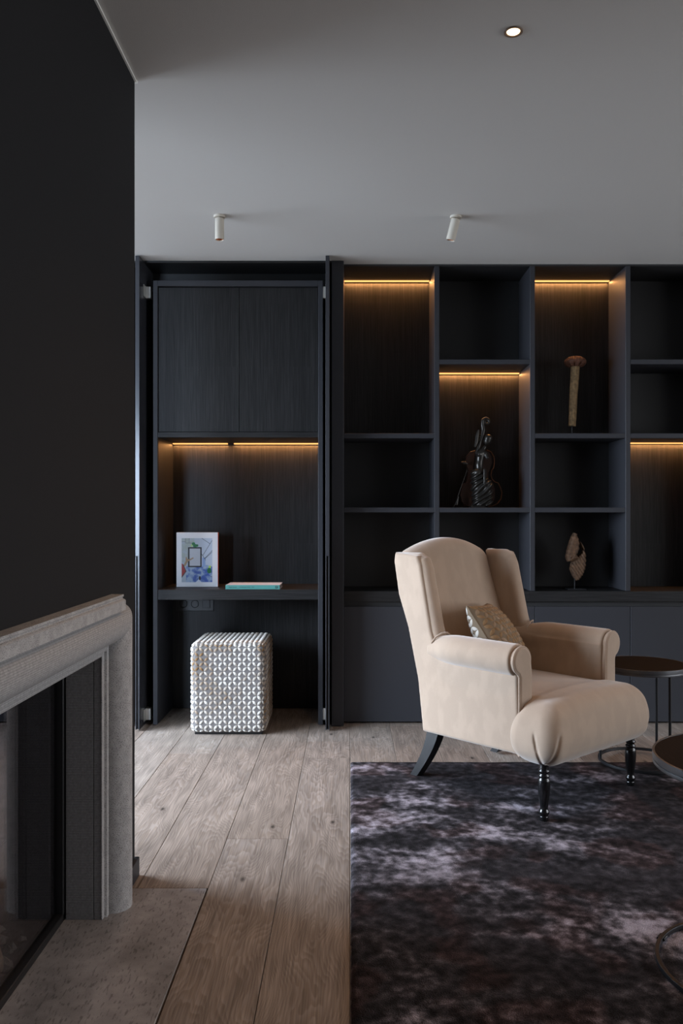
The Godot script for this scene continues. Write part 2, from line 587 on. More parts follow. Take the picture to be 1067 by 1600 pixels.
func _ready() -> void:
	rng.seed = 7
	# ---- camera, sky, exposure
	var cam := Camera3D.new()
	cam.name = "camera"
	cam.projection = Camera3D.PROJECTION_FRUSTUM
	cam.near = 0.1
	cam.far = 60.0
	cam.size = 0.1 * 1600.0 / F
	cam.frustum_offset = Vector2(0.1 * (533.5 - 546.5) / F, 0.1 * (805.0 - 800.0) / F)
	cam.position = Vector3(0, EYE, 0)
	add_child(cam)
	cam.current = true
	var we := WorldEnvironment.new()
	we.name = "environment"
	var env := Environment.new()
	env.background_mode = Environment.BG_SKY
	var sky := Sky.new()
	var sm := ProceduralSkyMaterial.new()
	sm.sky_top_color = Color(0.42, 0.52, 0.68)
	sm.sky_horizon_color = Color(0.72, 0.77, 0.82)
	sm.ground_bottom_color = Color(0.2, 0.22, 0.2)
	sm.ground_horizon_color = Color(0.45, 0.48, 0.46)
	sky.sky_material = sm
	env.sky = sky
	env.tonemap_mode = Environment.TONE_MAPPER_LINEAR
	env.tonemap_exposure = 1.0
	env.sdfgi_enabled = true
	env.ssao_enabled = true
	env.ssil_enabled = true
	we.environment = env
	add_child(we)
	make_materials()
	# ---- setting
	build_room()
	build_floor()
	build_fireplace()
	build_cupboard()
	build_bookcase()
	# ---- objects
	build_rug()
	build_armchair()
	build_pillow()
	build_stool()
	build_tables()
	build_lamps()
	build_books()
	build_sculptures()

func window(called: String, label: String, c: Vector3, size: Vector2, face: Vector3, energy: float, tint: Color, sky := []) -> void:
	# an aluminium frame with mullions and panes; c = centre, face = direction into the room
	var w := structure(called, label, c)
	var side := Vector3.UP.cross(face)
	var fr := G.new()
	var n := int(maxf(2.0, roundf(size.x / 1.2)))
	for s in [-1.0, 1.0]:
		fr.box(side * (s * size.x / 2 - 0.03) - Vector3.UP * size.y / 2 - face * 0.03, side * (s * size.x / 2 + 0.03) + Vector3.UP * size.y / 2 + face * 0.03, 0.002)
		fr.box(-side * size.x / 2 + Vector3.UP * (s * size.y / 2 - 0.03) - face * 0.03, side * size.x / 2 + Vector3.UP * (s * size.y / 2 + 0.03) + face * 0.03, 0.002)
	part("window_frame", fr, M.black_metal, w)
	for i in range(1, n):
		var mu := G.new()
		var a := -size.x / 2 + size.x * i / n
		mu.box(side * (a - 0.025) - Vector3.UP * size.y / 2 - face * 0.025, side * (a + 0.025) + Vector3.UP * size.y / 2 + face * 0.025, 0.002)
		part("mullion", mu, M.black_metal, w)
	for i in n:
		var pn := G.new()
		var a0 := -size.x / 2 + size.x * i / n + 0.03
		var a1 := -size.x / 2 + size.x * (i + 1) / n - 0.03
		pn.box(side * a0 - Vector3.UP * (size.y / 2 - 0.03) - face * 0.004, side * a1 + Vector3.UP * (size.y / 2 - 0.03) + face * 0.004, 0.0)
		part("pane", pn, M.glass, w)
	# the bright part of the sky stands above the ground outside, so its light slants down through the panes
	if sky: area(w, c - face * float(sky[0]) + Vector3.UP * float(sky[1]), (face + Vector3.DOWN * 0.30).normalized(), sky[2], tint, energy)
	else: area(w, c - face * 0.55 + Vector3.UP * 0.05, (face + Vector3.DOWN * 0.32).normalized(), size * Vector2(1.0, 0.95), tint, energy)

func build_room() -> void:
	var g := G.new()
	g.box(Vector3(-3.5, H, -5.2), Vector3(4.9, H + 0.2, 2.8), 0.0)
	one("ceiling", "smooth pale grey plastered ceiling over the whole room", "ceiling", g, M.ceiling, "structure")
	g = G.new()
	g.box(Vector3(-3.5, -0.1, -5.2), Vector3(4.9, H, -5.0), 0.0)
	one("wall_back", "dark wall behind the built-in black cupboard and bookcase", "wall", g, M.wall, "structure")
	# left wall with its long window
	g = G.new()
	var z0 := -4.55
	var z1 := -0.1
	g.box(Vector3(-3.5, 0, -5.0), Vector3(-3.2, H, z0), 0.0)
	g.box(Vector3(-3.5, 0, z1), Vector3(-3.2, H, 2.5), 0.0)
	g.box(Vector3(-3.5, 0, z0), Vector3(-3.2, 0.12, z1), 0.0)
	g.box(Vector3(-3.5, 2.1, z0), Vector3(-3.2, H, z1), 0.0)
	one("wall_left", "pale wall with the long garden window beyond the fireplace", "wall", g, M.pale_wall, "structure")
	window("window_1", "long black framed window on the far side of the fireplace wall", Vector3(-3.26, 1.11, (z0 + z1) / 2), Vector2(z1 - z0, 1.98), Vector3.RIGHT, DAY_LEFT, Color(0.86, 0.925, 1.0), [1.9, 1.2, Vector2(5.6, 2.6)])
	# right wall with window
	g = G.new()
	g.box(Vector3(4.6, 0, -5.0), Vector3(4.9, H, -3.9), 0.0)
	g.box(Vector3(4.6, 0, 0.9), Vector3(4.9, H, 2.5), 0.0)
	g.box(Vector3(4.6, 0, -3.9), Vector3(4.9, 0.12, 0.9), 0.0)
	g.box(Vector3(4.6, 2.3, -3.9), Vector3(4.9, H, 0.9), 0.0)
	one("wall_right", "pale wall with the wide window to the right of the rug", "wall", g, M.pale_wall, "structure")
	window("window_2", "wide black framed window to the right of the rug", Vector3(4.66, 1.21, -1.5), Vector2(4.8, 2.18), Vector3.LEFT, DAY_RIGHT, Color(0.97, 0.98, 1.0))
	# wall behind the camera with a tall window on its left
	g = G.new()
	g.box(Vector3(-3.5, 0, 2.5), Vector3(-3.195, H, 2.8), 0.0)
	g.box(Vector3(-1.6, 0, 2.5), Vector3(4.9, H, 2.8), 0.0)
	g.box(Vector3(-3.195, 0, 2.5), Vector3(-1.6, 0.12, 2.8), 0.0)
	g.box(Vector3(-3.195, 2.3, 2.5), Vector3(-1.6, H, 2.8), 0.0)
	one("wall_front", "pale wall behind the viewer with a tall window", "wall", g, M.pale_wall, "structure")
	window("window_3", "tall black framed window in the wall behind the viewer", Vector3(-2.3975, 1.21, 2.56), Vector2(1.59, 2.18), Vector3.FORWARD, DAY_REAR, Color(0.82, 0.90, 1.0))
	# fireplace wall, open for the firebox
	g = G.new()
	g.box(Vector3(-1.35, 0, -2.65), Vector3(-0.696, H, -2.45), 0.0)
	g.box(Vector3(-1.35, 0, -1.04), Vector3(-0.696, H, 2.5), 0.0)
	g.box(Vector3(-1.35, 0.842, -2.45), Vector3(-0.696, H, -1.04), 0.0)
	g.box(Vector3(-1.35, 0, -2.45), Vector3(-1.29, 0.842, -1.04), 0.0)
	one("wall_fireplace", "matt black wall that holds the grey stone fireplace", "wall", g, M.wall, "structure")
	g = G.new()
	g.box(Vector3(-1.36, 0, -2.664), Vector3(-0.684, 0.06, -2.65), 0.001)
	g.box(Vector3(-0.696, 0, -2.664), Vector3(-0.684, 0.06, -2.54), 0.001)
	one("baseboard_fireplace", "low black baseboard round the end of the fireplace wall", "baseboard", g, M.paint, "structure")
	# thin shadow bead between wall and ceiling
	g = G.new()
	g.box(Vector3(-0.696, H - 0.007, -2.65), Vector3(-0.690, H - 0.0005, 2.5), 0.0)
	g.box(Vector3(-1.35, H - 0.008, -2.658), Vector3(-0.688, H, -2.65), 0.0)
	one("trim_1", "thin pale edge bead where the black fireplace wall meets the ceiling", "trim", g, M.bead, "structure")

func plank(g: G, x0: float, x1: float, za: float, zb: float, y: float) -> void:
	var b := 0.0011
	var gap := 0.0008
	x0 += gap; x1 -= gap; za += gap * 0.6; zb -= gap * 0.6
	var us := rng.randf()
	var flip := rng.randf() < 0.5
	var o := [Vector3(x0 + b, y, za + b), Vector3(x1 - b, y, za + b), Vector3(x1 - b, y, zb - b), Vector3(x0 + b, y, zb - b)]
	var q := [Vector3(x0, y - b, za), Vector3(x1, y - b, za), Vector3(x1, y - b, zb), Vector3(x0, y - b, zb)]
	var uv := func(p: Vector3) -> Vector2:
		var uu := (p.x - x0) / (x1 - x0)
		return Vector2(1.0 - uu if flip else uu, us + p.z / 2.1)
	var up := Vector3.UP
	g.tri(o[0], o[1], o[2], up, up, up, uv.call(o[0]), uv.call(o[1]), uv.call(o[2]))
	g.tri(o[0], o[2], o[3], up, up, up, uv.call(o[0]), uv.call(o[2]), uv.call(o[3]))
	var sides := [Vector3(0, 1, -1), Vector3(1, 1, 0), Vector3(0, 1, 1), Vector3(-1, 1, 0)]
	for i in 4:
		var j := (i + 1) % 4
		var nn: Vector3 = sides[i].normalized()
		g.tri(q[i], q[j], o[j], nn, nn, nn, uv.call(q[i]), uv.call(q[j]), uv.call(o[j]))
		g.tri(q[i], o[j], o[i], nn, nn, nn, uv.call(q[i]), uv.call(o[j]), uv.call(o[i]))
		var sd: Vector3 = Vector3(sides[i].x, 0, sides[i].z)
		var dn := Vector3(0, -0.012, 0)
		g.tri(q[i], q[j], q[j] + dn, sd, sd, sd)
		g.tri(q[i], q[j] + dn, q[i] + dn, sd, sd, sd)

func build_floor() -> void:
	var fl := structure("floor", "wide greige oak plank floor running towards the bookcase")
	var g := G.new()
	g.box(Vector3(-3.5, -0.2, -5.0), Vector3(4.9, -0.009, 2.8), 0.0)
	part("subfloor", g, M.dark_brown, fl)
	var w := 0.2225
	# measured cross joints (distance from the camera) of the rows in view
	var fixed := {-1: [3.951], -2: [2.962], -3: [4.6], -4: [4.02], -5: [3.1], 0: [4.3, 2.3], 1: [4.55, 2.8]}
	for row in range(-14, 21):
		var x0 := row * w + 0.0007
		var x1 := x0 + w
		if x1 < -3.2 or x0 > 4.6: continue
		var cuts: Array = [-2.5, 5.0]
		if fixed.has(row):
			for c in fixed[row]: cuts.append(c)
			cuts.append(fixed[row][-1] - 2.1)
			cuts.append(fixed[row][-1] - 4.2)
		else:
			var s := rng.randf_range(2.6, 4.7)
			while s > -2.2:
				cuts.append(s)
				s -= rng.randf_range(1.9, 2.3)
		cuts.sort()
		for i in cuts.size() - 1:
			var d0: float = cuts[i]
			var d1: float = cuts[i + 1]
			if d1 - d0 < 0.05: continue
			# leave out what the hearth slab and the fireplace wall replace
			if x1 < -0.44 and x1 > -1.3:
				if d1 < 2.57: continue
				d0 = maxf(d0, 2.57)
			var p := G.new()
			plank(p, maxf(x0, -3.2), minf(x1, 4.6), -d1, -d0, 0.0)
			part("plank", p, M.oak[(row * 3 + i * 5 + 41) % M.oak.size()], fl)

func build_fireplace() -> void:
	var zf := 2.369
	var zn := 1.12
	var yt := 0.762
	var org := Vector3(-0.70, 0, -(zf + zn) / 2)
	var slab := G.new(Vector3(-0.64, 0, -0.6))
	slab.box(Vector3(-0.83, -0.03, -2.5685), Vector3(-0.4487, 0.0004, 1.4), 0.0012)
	one("hearth_slab", "grey stone hearth slab set flush into the oak floor before the fireplace", "hearth", slab, M.hearth)
	var fp := thing("fireplace", "grey stone fireplace with a rounded moulded surround and black glazed firebox", "fireplace", org)
	# profile: outward distance from the opening, x position
	var prof := PackedVector2Array([Vector2(-0.0005, -0.719), Vector2(-0.0005, -0.7165), Vector2(0.0015, -0.715), Vector2(0.0115, -0.715), Vector2(0.013, -0.7135), Vector2(0.0145, -0.7075), Vector2(0.016, -0.706), Vector2(0.030, -0.706), Vector2(0.0315, -0.708), Vector2(0.033, -0.711)])
	var nn := 22
	for i in nn + 1:
		var a := PI * i / nn
		prof.append(Vector2(0.0865 - cos(a) * 0.0535, -0.706 + sin(a) * 0.0525))
	prof.append(Vector2(0.14, -0.70))
	var pn := []
	for i in prof.size():
		var d: Vector2 = prof[mini(i + 1, prof.size() - 1)] - prof[maxi(i - 1, 0)]
		var q := Vector2(-d.y, d.x).normalized()
		pn.append(q if q.y > -0.3 else -q)
	for i in range(0, 10):   # crisp fillets
		var d: Vector2 = prof[i + 1] - prof[i]
		var q := Vector2(-d.y, d.x).normalized()
		pn[i] = q
	var jf := G.new(org)
	var li := G.new(org)
	var jn := G.new(org)
	for i in prof.size() - 1:
		for k in 2:
			var a: Vector2 = prof[i]
			var b: Vector2 = prof[i + 1]
			var qa: Vector2 = pn[i]
			var qb: Vector2 = pn[i + 1]
			if i < 9:
				qb = qa
			if k == 0:
				var sgn: Array = [[zf, 1.0, jf], [zn, -1.0, jn]]
				for s in sgn:
					var z0: float = -(s[0] + s[1] * a.x)
					var z1: float = -(s[0] + s[1] * b.x)
					var na := Vector3(qa.y, 0, -s[1] * qa.x)
					var nb := Vector3(qb.y, 0, -s[1] * qb.x)
					var p := [Vector3(a.y, 0, z0), Vector3(a.y, yt + a.x, z0), Vector3(b.y, yt + b.x, z1), Vector3(b.y, 0, z1)]
					s[2].tri(p[0], p[1], p[2], na, na, nb)
					s[2].tri(p[0], p[2], p[3], na, nb, nb)
			else:
				var na := Vector3(qa.y, qa.x, 0)
				var nb := Vector3(qb.y, qb.x, 0)
				var p := [Vector3(a.y, yt + a.x, -(zf + a.x)), Vector3(a.y, yt + a.x, -(zn - a.x)), Vector3(b.y, yt + b.x, -(zn - b.x)), Vector3(b.y, yt + b.x, -(zf + b.x))]
				li.tri(p[0], p[1], p[2], na, na, nb)
				li.tri(p[0], p[2], p[3], na, nb, nb)
	part("jamb", jf, M.stone, fp)
	part("jamb", jn, M.stone, fp)
	part("lintel", li, M.lintel, fp, "finely tooled rounded stone lintel")
	# mantel shelf: two stepped strips with a small cove
	var sh := PackedVector2Array([Vector2(-0.70, 0.895), Vector2(-0.654, 0.895), Vector2(-0.654, 0.922), Vector2(-0.657, 0.925), Vector2(-0.6615, 0.927), Vector2(-0.6635, 0.931), Vector2(-0.660, 0.933), Vector2(-0.660, 0.9395), Vector2(-0.70, 0.9395)])
	var mg := G.new(org)
	mg.prism(Vector3(0, 0, -2.392), Vector3.RIGHT, Vector3.UP, Vector3(0, 0, 2.392 - 1.097), sh, 0.0)
	part("mantel_shelf", mg, M.stone, fp)
	# reveal lining: reeded slabs, two to a side
	for s in [[zf, -1.0], [zn, 1.0]]:
		for xx in [[-0.7405, -0.718], [-0.822, -0.742]]:
			var g := G.new(org)
			g.box(Vector3(xx[0], 0.0, -s[0] + s[1] * 0.001), Vector3(xx[1], yt, -s[0] + s[1] * 0.078), 0.0012)
			part("reveal_panel", g, M.reeded, fp)
	var so := G.new(org)
	so.box(Vector3(-0.822, yt, -zf), Vector3(-0.718, yt + 0.078, -zn), 0.0012)
	part("soffit_panel", so, M.reeded, fp)
	# black frame and glass
	var fr := G.new(org)
	fr.box(Vector3(-0.852, 0, -zf), Vector3(-0.824, 0.022, -zn), 0.002)
	fr.box(Vector3(-0.852, yt - 0.022, -zf), Vector3(-0.824, yt, -zn), 0.002)
	fr.box(Vector3(-0.852, 0, -zf), Vector3(-0.824, yt, -zf + 0.012), 0.002)
	fr.box(Vector3(-0.852, 0, -zn - 0.012), Vector3(-0.824, yt, -zn), 0.002)
	part("frame", fr, M.black, fp)
	var gl := G.new(org)
	gl.box(Vector3(-0.843, 0.010, -zf + 0.004), Vector3(-0.8385, yt - 0.01, -zn - 0.004), 0.0)
	part("glass", gl, M.fire_glass, fp)
	var fb := G.new(org)
	fb.box(Vector3(-1.28, -0.02, -zf + 0.001), Vector3(-0.864, 0.006, -zn - 0.001), 0.0)
	fb.box(Vector3(-1.28, 0, -zf + 0.001), Vector3(-1.26, yt, -zn - 0.001), 0.0)
	fb.box(Vector3(-1.28, 0, -zf + 0.001), Vector3(-0.864, yt, -zf + 0.02), 0.0)
	fb.box(Vector3(-1.28, 0, -zn - 0.02), Vector3(-0.864, yt, -zn - 0.001), 0.0)
	fb.box(Vector3(-1.28, yt - 0.02, -zf + 0.001), Vector3(-0.864, yt, -zn - 0.001), 0.0)
	part("firebox", fb, M.soot, fp)
	# ember bed
	var eb := G.new(Vector3(-1.05, 0.006, -1.75))
	eb.tinted = true
	for i in 520:
		var p := Vector3(rng.randf_range(-1.22, -0.875), 0.008, rng.randf_range(-2.3, -1.2))
		var r := rng.randf_range(0.006, 0.022)
		var gcol := rng.randf_range(0.03, 0.16)
		eb.tint = Color(gcol, gcol * 0.97, gcol * 0.95)
		pebble(eb, p, r)
	M.ember = mat(Color.WHITE, 0.85)
	M.ember.vertex_color_use_as_albedo = true
	one("ember_bed", "dark bed of ash and coals behind the fireplace glass", "embers", eb, M.ember, "stuff")
	# logs
	var L := [
		["brown split log with a rough end, farthest of the logs behind the glass", Vector3(-0.885, 0.058, -2.06), Vector3(-1.16, 0.075, -1.78), 0.034, M.bark],
		["charred silvery log lying low in the ember bed", Vector3(-0.875, 0.034, -2.0), Vector3(-1.0, 0.034, -1.42), 0.026, M.soot],
		["brown bark log nearest to the fireplace glass", Vector3(-0.885, 0.098, -1.90), Vector3(-1.12, 0.105, -1.45), 0.036, M.bark],
	]
	for l in L:
		var ctr: Vector3 = (l[1] + l[2]) / 2.0
		var g := G.new(Vector3(ctr.x, 0.006, ctr.z))
		var path := PackedVector3Array()
		var rad := []
		for i in 13:
			path.append(l[1].lerp(l[2], i / 12.0) + Vector3(rng.randf_range(-1, 1), rng.randf_range(-1, 1), 0) * 0.003)
			rad.append(l[3] * rng.randf_range(0.9, 1.1))
		g.tube(path, rad, 9)
		var o := one("log", l[0], "log", g, l[4])
		o.set_meta("group", "logs in the fireplace")

func pebble(g: G, p: Vector3, r: float) -> void:
	# a knobbly octahedron-like coal
	var d := []
	for k in [Vector3.RIGHT, Vector3.LEFT, Vector3.UP, Vector3.DOWN, Vector3.BACK, Vector3.FORWARD]:
		d.append(p + (k + Vector3(rng.randf_range(-0.4, 0.4), rng.randf_range(-0.3, 0.3), rng.randf_range(-0.4, 0.4))) * r * rng.randf_range(0.7, 1.3))
	for a in [0, 1]:
		for b in [2, 3]:
			for c in [4, 5]:
				g.flat(d[a], d[b], d[c], (d[a] + d[b] + d[c]) / 3.0 - p)

func led(parent: Node3D, x0: float, x1: float, y: float, z: float) -> void:
	# a thin aluminium channel with a glowing diffuser, tucked under a shelf against the back panel
	var g := G.new(parent.position)
	g.box(Vector3(x0, y - 0.006, z - 0.009), Vector3(x1, y, z + 0.009), 0.001)
	var o := part("led_strip", g, M.led, parent, "glowing warm light strip")
	var l := AreaLight3D.new()
	l.name = "strip_light"
	o.add_child(l, true)
	l.position = Vector3((x0 + x1) / 2, y - 0.009, z) - parent.position
	l.basis = Basis.looking_at(Vector3.DOWN, Vector3.FORWARD)
	l.area_size = Vector2(x1 - x0, 0.012)
	l.light_color = Color(1.0, 0.70, 0.42)
	l.light_energy = LED * (x1 - x0) / 0.5
	l.area_range = 12.0
	l.area_attenuation = 2.0
	l.shadow_enabled = true

func build_cupboard() -> void:
	M.led = glow(Color(1.0, 0.72, 0.42), 1.6)
	var zn := 4.56
	var o := Vector3(-0.62, 0, -4.75)
	var cu := thing("cupboard", "tall black built-in desk cupboard standing open with its doors slid back", "cupboard", o)
	var zb := 4.956
	bpart("side_panel", Vector3(-1.0955, 0.004, -zb), Vector3(-1.0706, 2.4774, -zn), M.paint, cu)
	bpart("side_panel", Vector3(-0.1763, 0.004, -zb), Vector3(-0.1496, 2.4774, -zn), M.paint, cu)
	bpart("top_rail", Vector3(-1.0706, 2.4454, -zb), Vector3(-0.1763, 2.4774, -zn), M.paint, cu)
	bpart("lower_rail", Vector3(-1.0706, 1.6032, -zb), Vector3(-0.1763, 1.6331, -zn - 0.003), M.veneer_flat, cu)
	bpart("back_panel", Vector3(-1.0706, 0.004, -zb - 0.02), Vector3(-0.1763, 2.4454, -zb), M.veneer, cu, 0.0)
	bpart("desk_top", Vector3(-1.0706, 0.698, -zb), Vector3(-0.1763, 0.7552, -zn - 0.008), M.veneer_flat, cu, 0.001)
	# wood lining of the niche sides
	bpart("lining", Vector3(-1.0706, 0.7552, -zb), Vector3(-1.0686, 1.6032, -zn - 0.012), M.veneer, cu, 0.0)
	var xm := X(373.7, 4.575)
	for d in [[-1.0685, xm - 0.0015], [xm + 0.0015, -0.1784]]:
		bpart("door", Vector3(d[0], 1.636, -4.597), Vector3(d[1], 2.442, -4.578), M.veneer, cu, 0.001)
	# header above the frame, with a rounded slot for the sliding gear
	bpart("soffit", Vector3(-1.2115, H - 0.012, -4.9), Vector3(-0.1015, H - 0.001, -4.532), M.black, cu)
	var hz := 4.74
	var hd := G.new(o)
	var slot := PackedVector2Array()
	var sx0 := X(277, hz)
	var sx1 := X(473, hz)
	for i in 7: slot.append(Vector2(sx0 + 0.02 - sin(PI / 2 * (6 - i) / 6.0) * 0.02, 2.487 + cos(PI / 2 * (6 - i) / 6.0) * 0.02))
	for i in 7: slot.append(Vector2(sx1 - 0.02 + sin(PI / 2 * i / 6.0) * 0.02, 2.487 + cos(PI / 2 * i / 6.0) * 0.02))
	var poly := PackedVector2Array([Vector2(-1.21, 2.46), Vector2(sx0, 2.46)])
	poly.append_array(slot)
	poly.append_array([Vector2(sx1, 2.46), Vector2(-0.102, 2.46), Vector2(-0.102, H - 0.0125), Vector2(-1.21, H - 0.0125)])
	hd.prism(Vector3(0, 0, -hz - 0.02), Vector3.RIGHT, Vector3.UP, Vector3(0, 0, 0.02), poly)
	part("header", hd, M.black, cu)
	bpart("track", Vector3(sx0, 2.478, -hz - 0.10), Vector3(sx0 + 0.16, 2.5, -hz - 0.07), M.black_metal, cu)
	# end posts
	bpart("post", Vector3(-0.101, 0.004, -4.9), Vector3(-0.034, H - 0.001, -4.53), M.paint, cu)
	bpart("post", Vector3(-1.279, 0.004, -4.9), Vector3(-1.212, H - 0.001, -4.53), M.satin, cu)
	# two pocket doors seen edge on, each with a finger groove in the lower half of its edge
	for d in [[-1.160, -1.138, M.satin], [-0.131, -0.111, M.paint]]:
		var g := G.new(o)
		var yg := 0.9485
		g.box(Vector3(d[0], 0.008, -4.95), Vector3(d[1], 2.574, -4.448), 0.0)
		g.box(Vector3(d[0], yg, -4.448), Vector3(d[1], 2.574, -4.43), 0.001)
		g.box(Vector3(d[0], 0.008, -4.448), Vector3(d[0] + 0.005, yg, -4.43), 0.001)
		g.box(Vector3(d[1] - 0.004, 0.008, -4.448), Vector3(d[1], yg, -4.43), 0.001)
		var leaf := part("pocket_door", g, d[2], cu)
		for yy in [[2.38, 2.445], [0.028, 0.094]]:
			var hg := G.new(o)
			var s := 1.0 if d[0] < -0.5 else -1.0
			var xa: float = d[1] if s > 0 else d[0]
			hg.box(Vector3(xa, yy[0], -4.60), Vector3(xa + s * 0.028, yy[1], -4.565), 0.002)
			hg.box(Vector3(xa, yy[0], -4.62), Vector3(xa + s * 0.003, yy[1], -4.52), 0.001)
			part("hinge", hg, M.steel, leaf, "bright metal hinge")
	# LED strips under the rail
	led(cu, X(270, 4.93), X(355.6, 4.93), 1.6030, -4.935)
	led(cu, X(365.5, 4.93), -0.180, 1.6030, -4.935)
	# sockets below the desk
	var sk := thing("socket_panel", "black wall plate with two sockets and a switch under the desk top", "socket", Vector3(X(304.5, zb), 0.60, -zb))
	bpart("plate", Vector3(X(275, zb), 0.592, -zb), Vector3(X(334, zb), 0.672, -zb + 0.008), M.black, sk)
	for u in [287.0, 305.0]:
		var sg := G.new(sk.position)
		sg.lathe(Vector3(X(u, zb), 0.634, -zb + 0.008), PackedVector2Array([Vector2(0.024, 0), Vector2(0.024, 0.003), Vector2(0.0215, 0.003), Vector2(0.019, -0.004), Vector2(0.0005, -0.004)]), 20, Basis(Vector3.RIGHT, PI / 2))
		var ou := part("outlet", sg, M.black_metal, sk)
		for p in [Vector2(-0.0095, 0), Vector2(0.0095, 0), Vector2(0, 0.0115), Vector2(0, 0)]:
			var cg := G.new(sk.position)
			cg.lathe(Vector3(X(u, zb) + p.x, 0.634 + p.y, -zb + 0.005), PackedVector2Array([Vector2(0.0025, 0), Vector2(0.0025, 0.003), Vector2(0.0003, 0.003)]), 8, Basis(Vector3.RIGHT, PI / 2))
			part("contact", cg, M.steel, ou)
	bpart("switch", Vector3(X(317, zb), 0.612, -zb + 0.008), Vector3(X(328.5, zb), 0.660, -zb + 0.013), M.black_metal, sk)

func build_bookcase() -> void:
	var zf := 4.595
	var zb := 4.90
	var o := Vector3(1.3, 0.7442, -4.75)
	var bc := thing("bookcase", "wall-wide black open bookcase with lit veneered niches above the low cabinets", "bookcase", o)
	var ytop := 2.568
	var wt := 0.7442
	var pitch := 0.536
	var xs := []
	for i in 5:
		var x := 0.4746 + i * pitch
		bpart("divider", Vector3(x, wt, -zb), Vector3(x + 0.0275, ytop, -zf), M.paint, bc)
		xs.append(x)
	bpart("top_panel", Vector3(-0.0335, ytop, -zb), Vector3(2.65, H - 0.001, -zf - 0.001), M.cell, bc)
	# [bottom, top, veneered, lit] of each cell, column by column
	var A := [1.6019, 1.6295]
	var Bv := [2.0172, 2.0441]
	var C := [1.1854, 1.2131]
	var cols := [
		[[wt, C[0], false], [C[1], A[0], false], [A[1], ytop, true]],
		[[wt, C[0], false], [C[1], Bv[0], true], [Bv[1], ytop, false]],
		[[wt, C[0], false], [C[1], A[0], false], [A[1], ytop, true]],
		[[wt, A[0], true], [A[1], Bv[0], false], [Bv[1], ytop, false]],
		[[wt, C[0], false], [C[1], A[0], false], [A[1], ytop, true]],
	]
	for i in 5:
		var x0: float = -0.0335 if i == 0 else xs[i - 1] + 0.0275
		var x1: float = xs[i]
		var prev := -1.0
		for c in cols[i]:
			if prev > 0: bpart("shelf", Vector3(x0, prev, -zb), Vector3(x1, c[0], -zf - 0.0008), M.paint, bc)
			prev = c[1]
			bpart("back_panel", Vector3(x0, c[0], -zb - 0.02), Vector3(x1, c[1], -zb), M.veneer if c[2] else M.cell, bc, 0.0, "dark wood veneer back" if c[2] else "")
			if c[2]: led(bc, x0 + 0.002, x1 - 0.002, c[1] - 0.0005, -zb + 0.018)
	# worktop and low cabinets
	var wg := G.new(Vector3(1.3, 0.6854, -4.75))
	wg.box(Vector3(-0.0335, 0.6854, -4.93), Vector3(2.65, wt - 0.0004, -zf + 0.004), 0.0012)
	one("worktop", "long dark oak veneer worktop along the foot of the bookcase", "worktop", wg, M.veneer_flat)
	var names := ["low black cabinet behind the armchair, beside the open cupboard", "low black cabinet hidden behind the tall back of the armchair", "low black cabinet just beyond the far arm of the armchair", "low black cabinet behind the small round side table", "low black cabinet at the far right end of the row"]
	for i in 5:
		var x0: float = -0.034 if i == 0 else xs[i - 1] + 0.0275
		var x1: float = xs[i] + 0.0245
		var cb := thing("base_cabinet", names[i], "cabinet", Vector3((x0 + x1) / 2, 0, -4.75), 0.0, "low cabinets under the worktop")
		bpart("body", Vector3(x0, 0.012, -4.93), Vector3(x1 + 0.003, 0.684, -zf - 0.022), M.cell, cb, 0.0)
		bpart("door", Vector3(x0 + 0.0005, 0.012, -zf - 0.020), Vector3(x1, 0.6567, -zf), M.paint, cb, 0.001)
		bpart("plinth", Vector3(x0, 0.0005, -4.93), Vector3(x1 + 0.003, 0.012, -zf - 0.05), M.black, cb, 0.0)
	# plain dark panelling to the right of the bookcase
	var g := G.new()
	g.box(Vector3(2.652, 0, -5.0), Vector3(4.6, H, -zf), 0.0)
	one("wall_panel", "plain dark panelling that ends the bookcase wall", "wall", g, M.paint, "structure")
	g = G.new()
	g.box(Vector3(-3.2, 0, -5.0), Vector3(-1.2805, H, -4.6), 0.0)
	one("wall_niche", "plain dark panelling beside the open cupboard, behind the fireplace wall", "wall", g, M.paint, "structure")

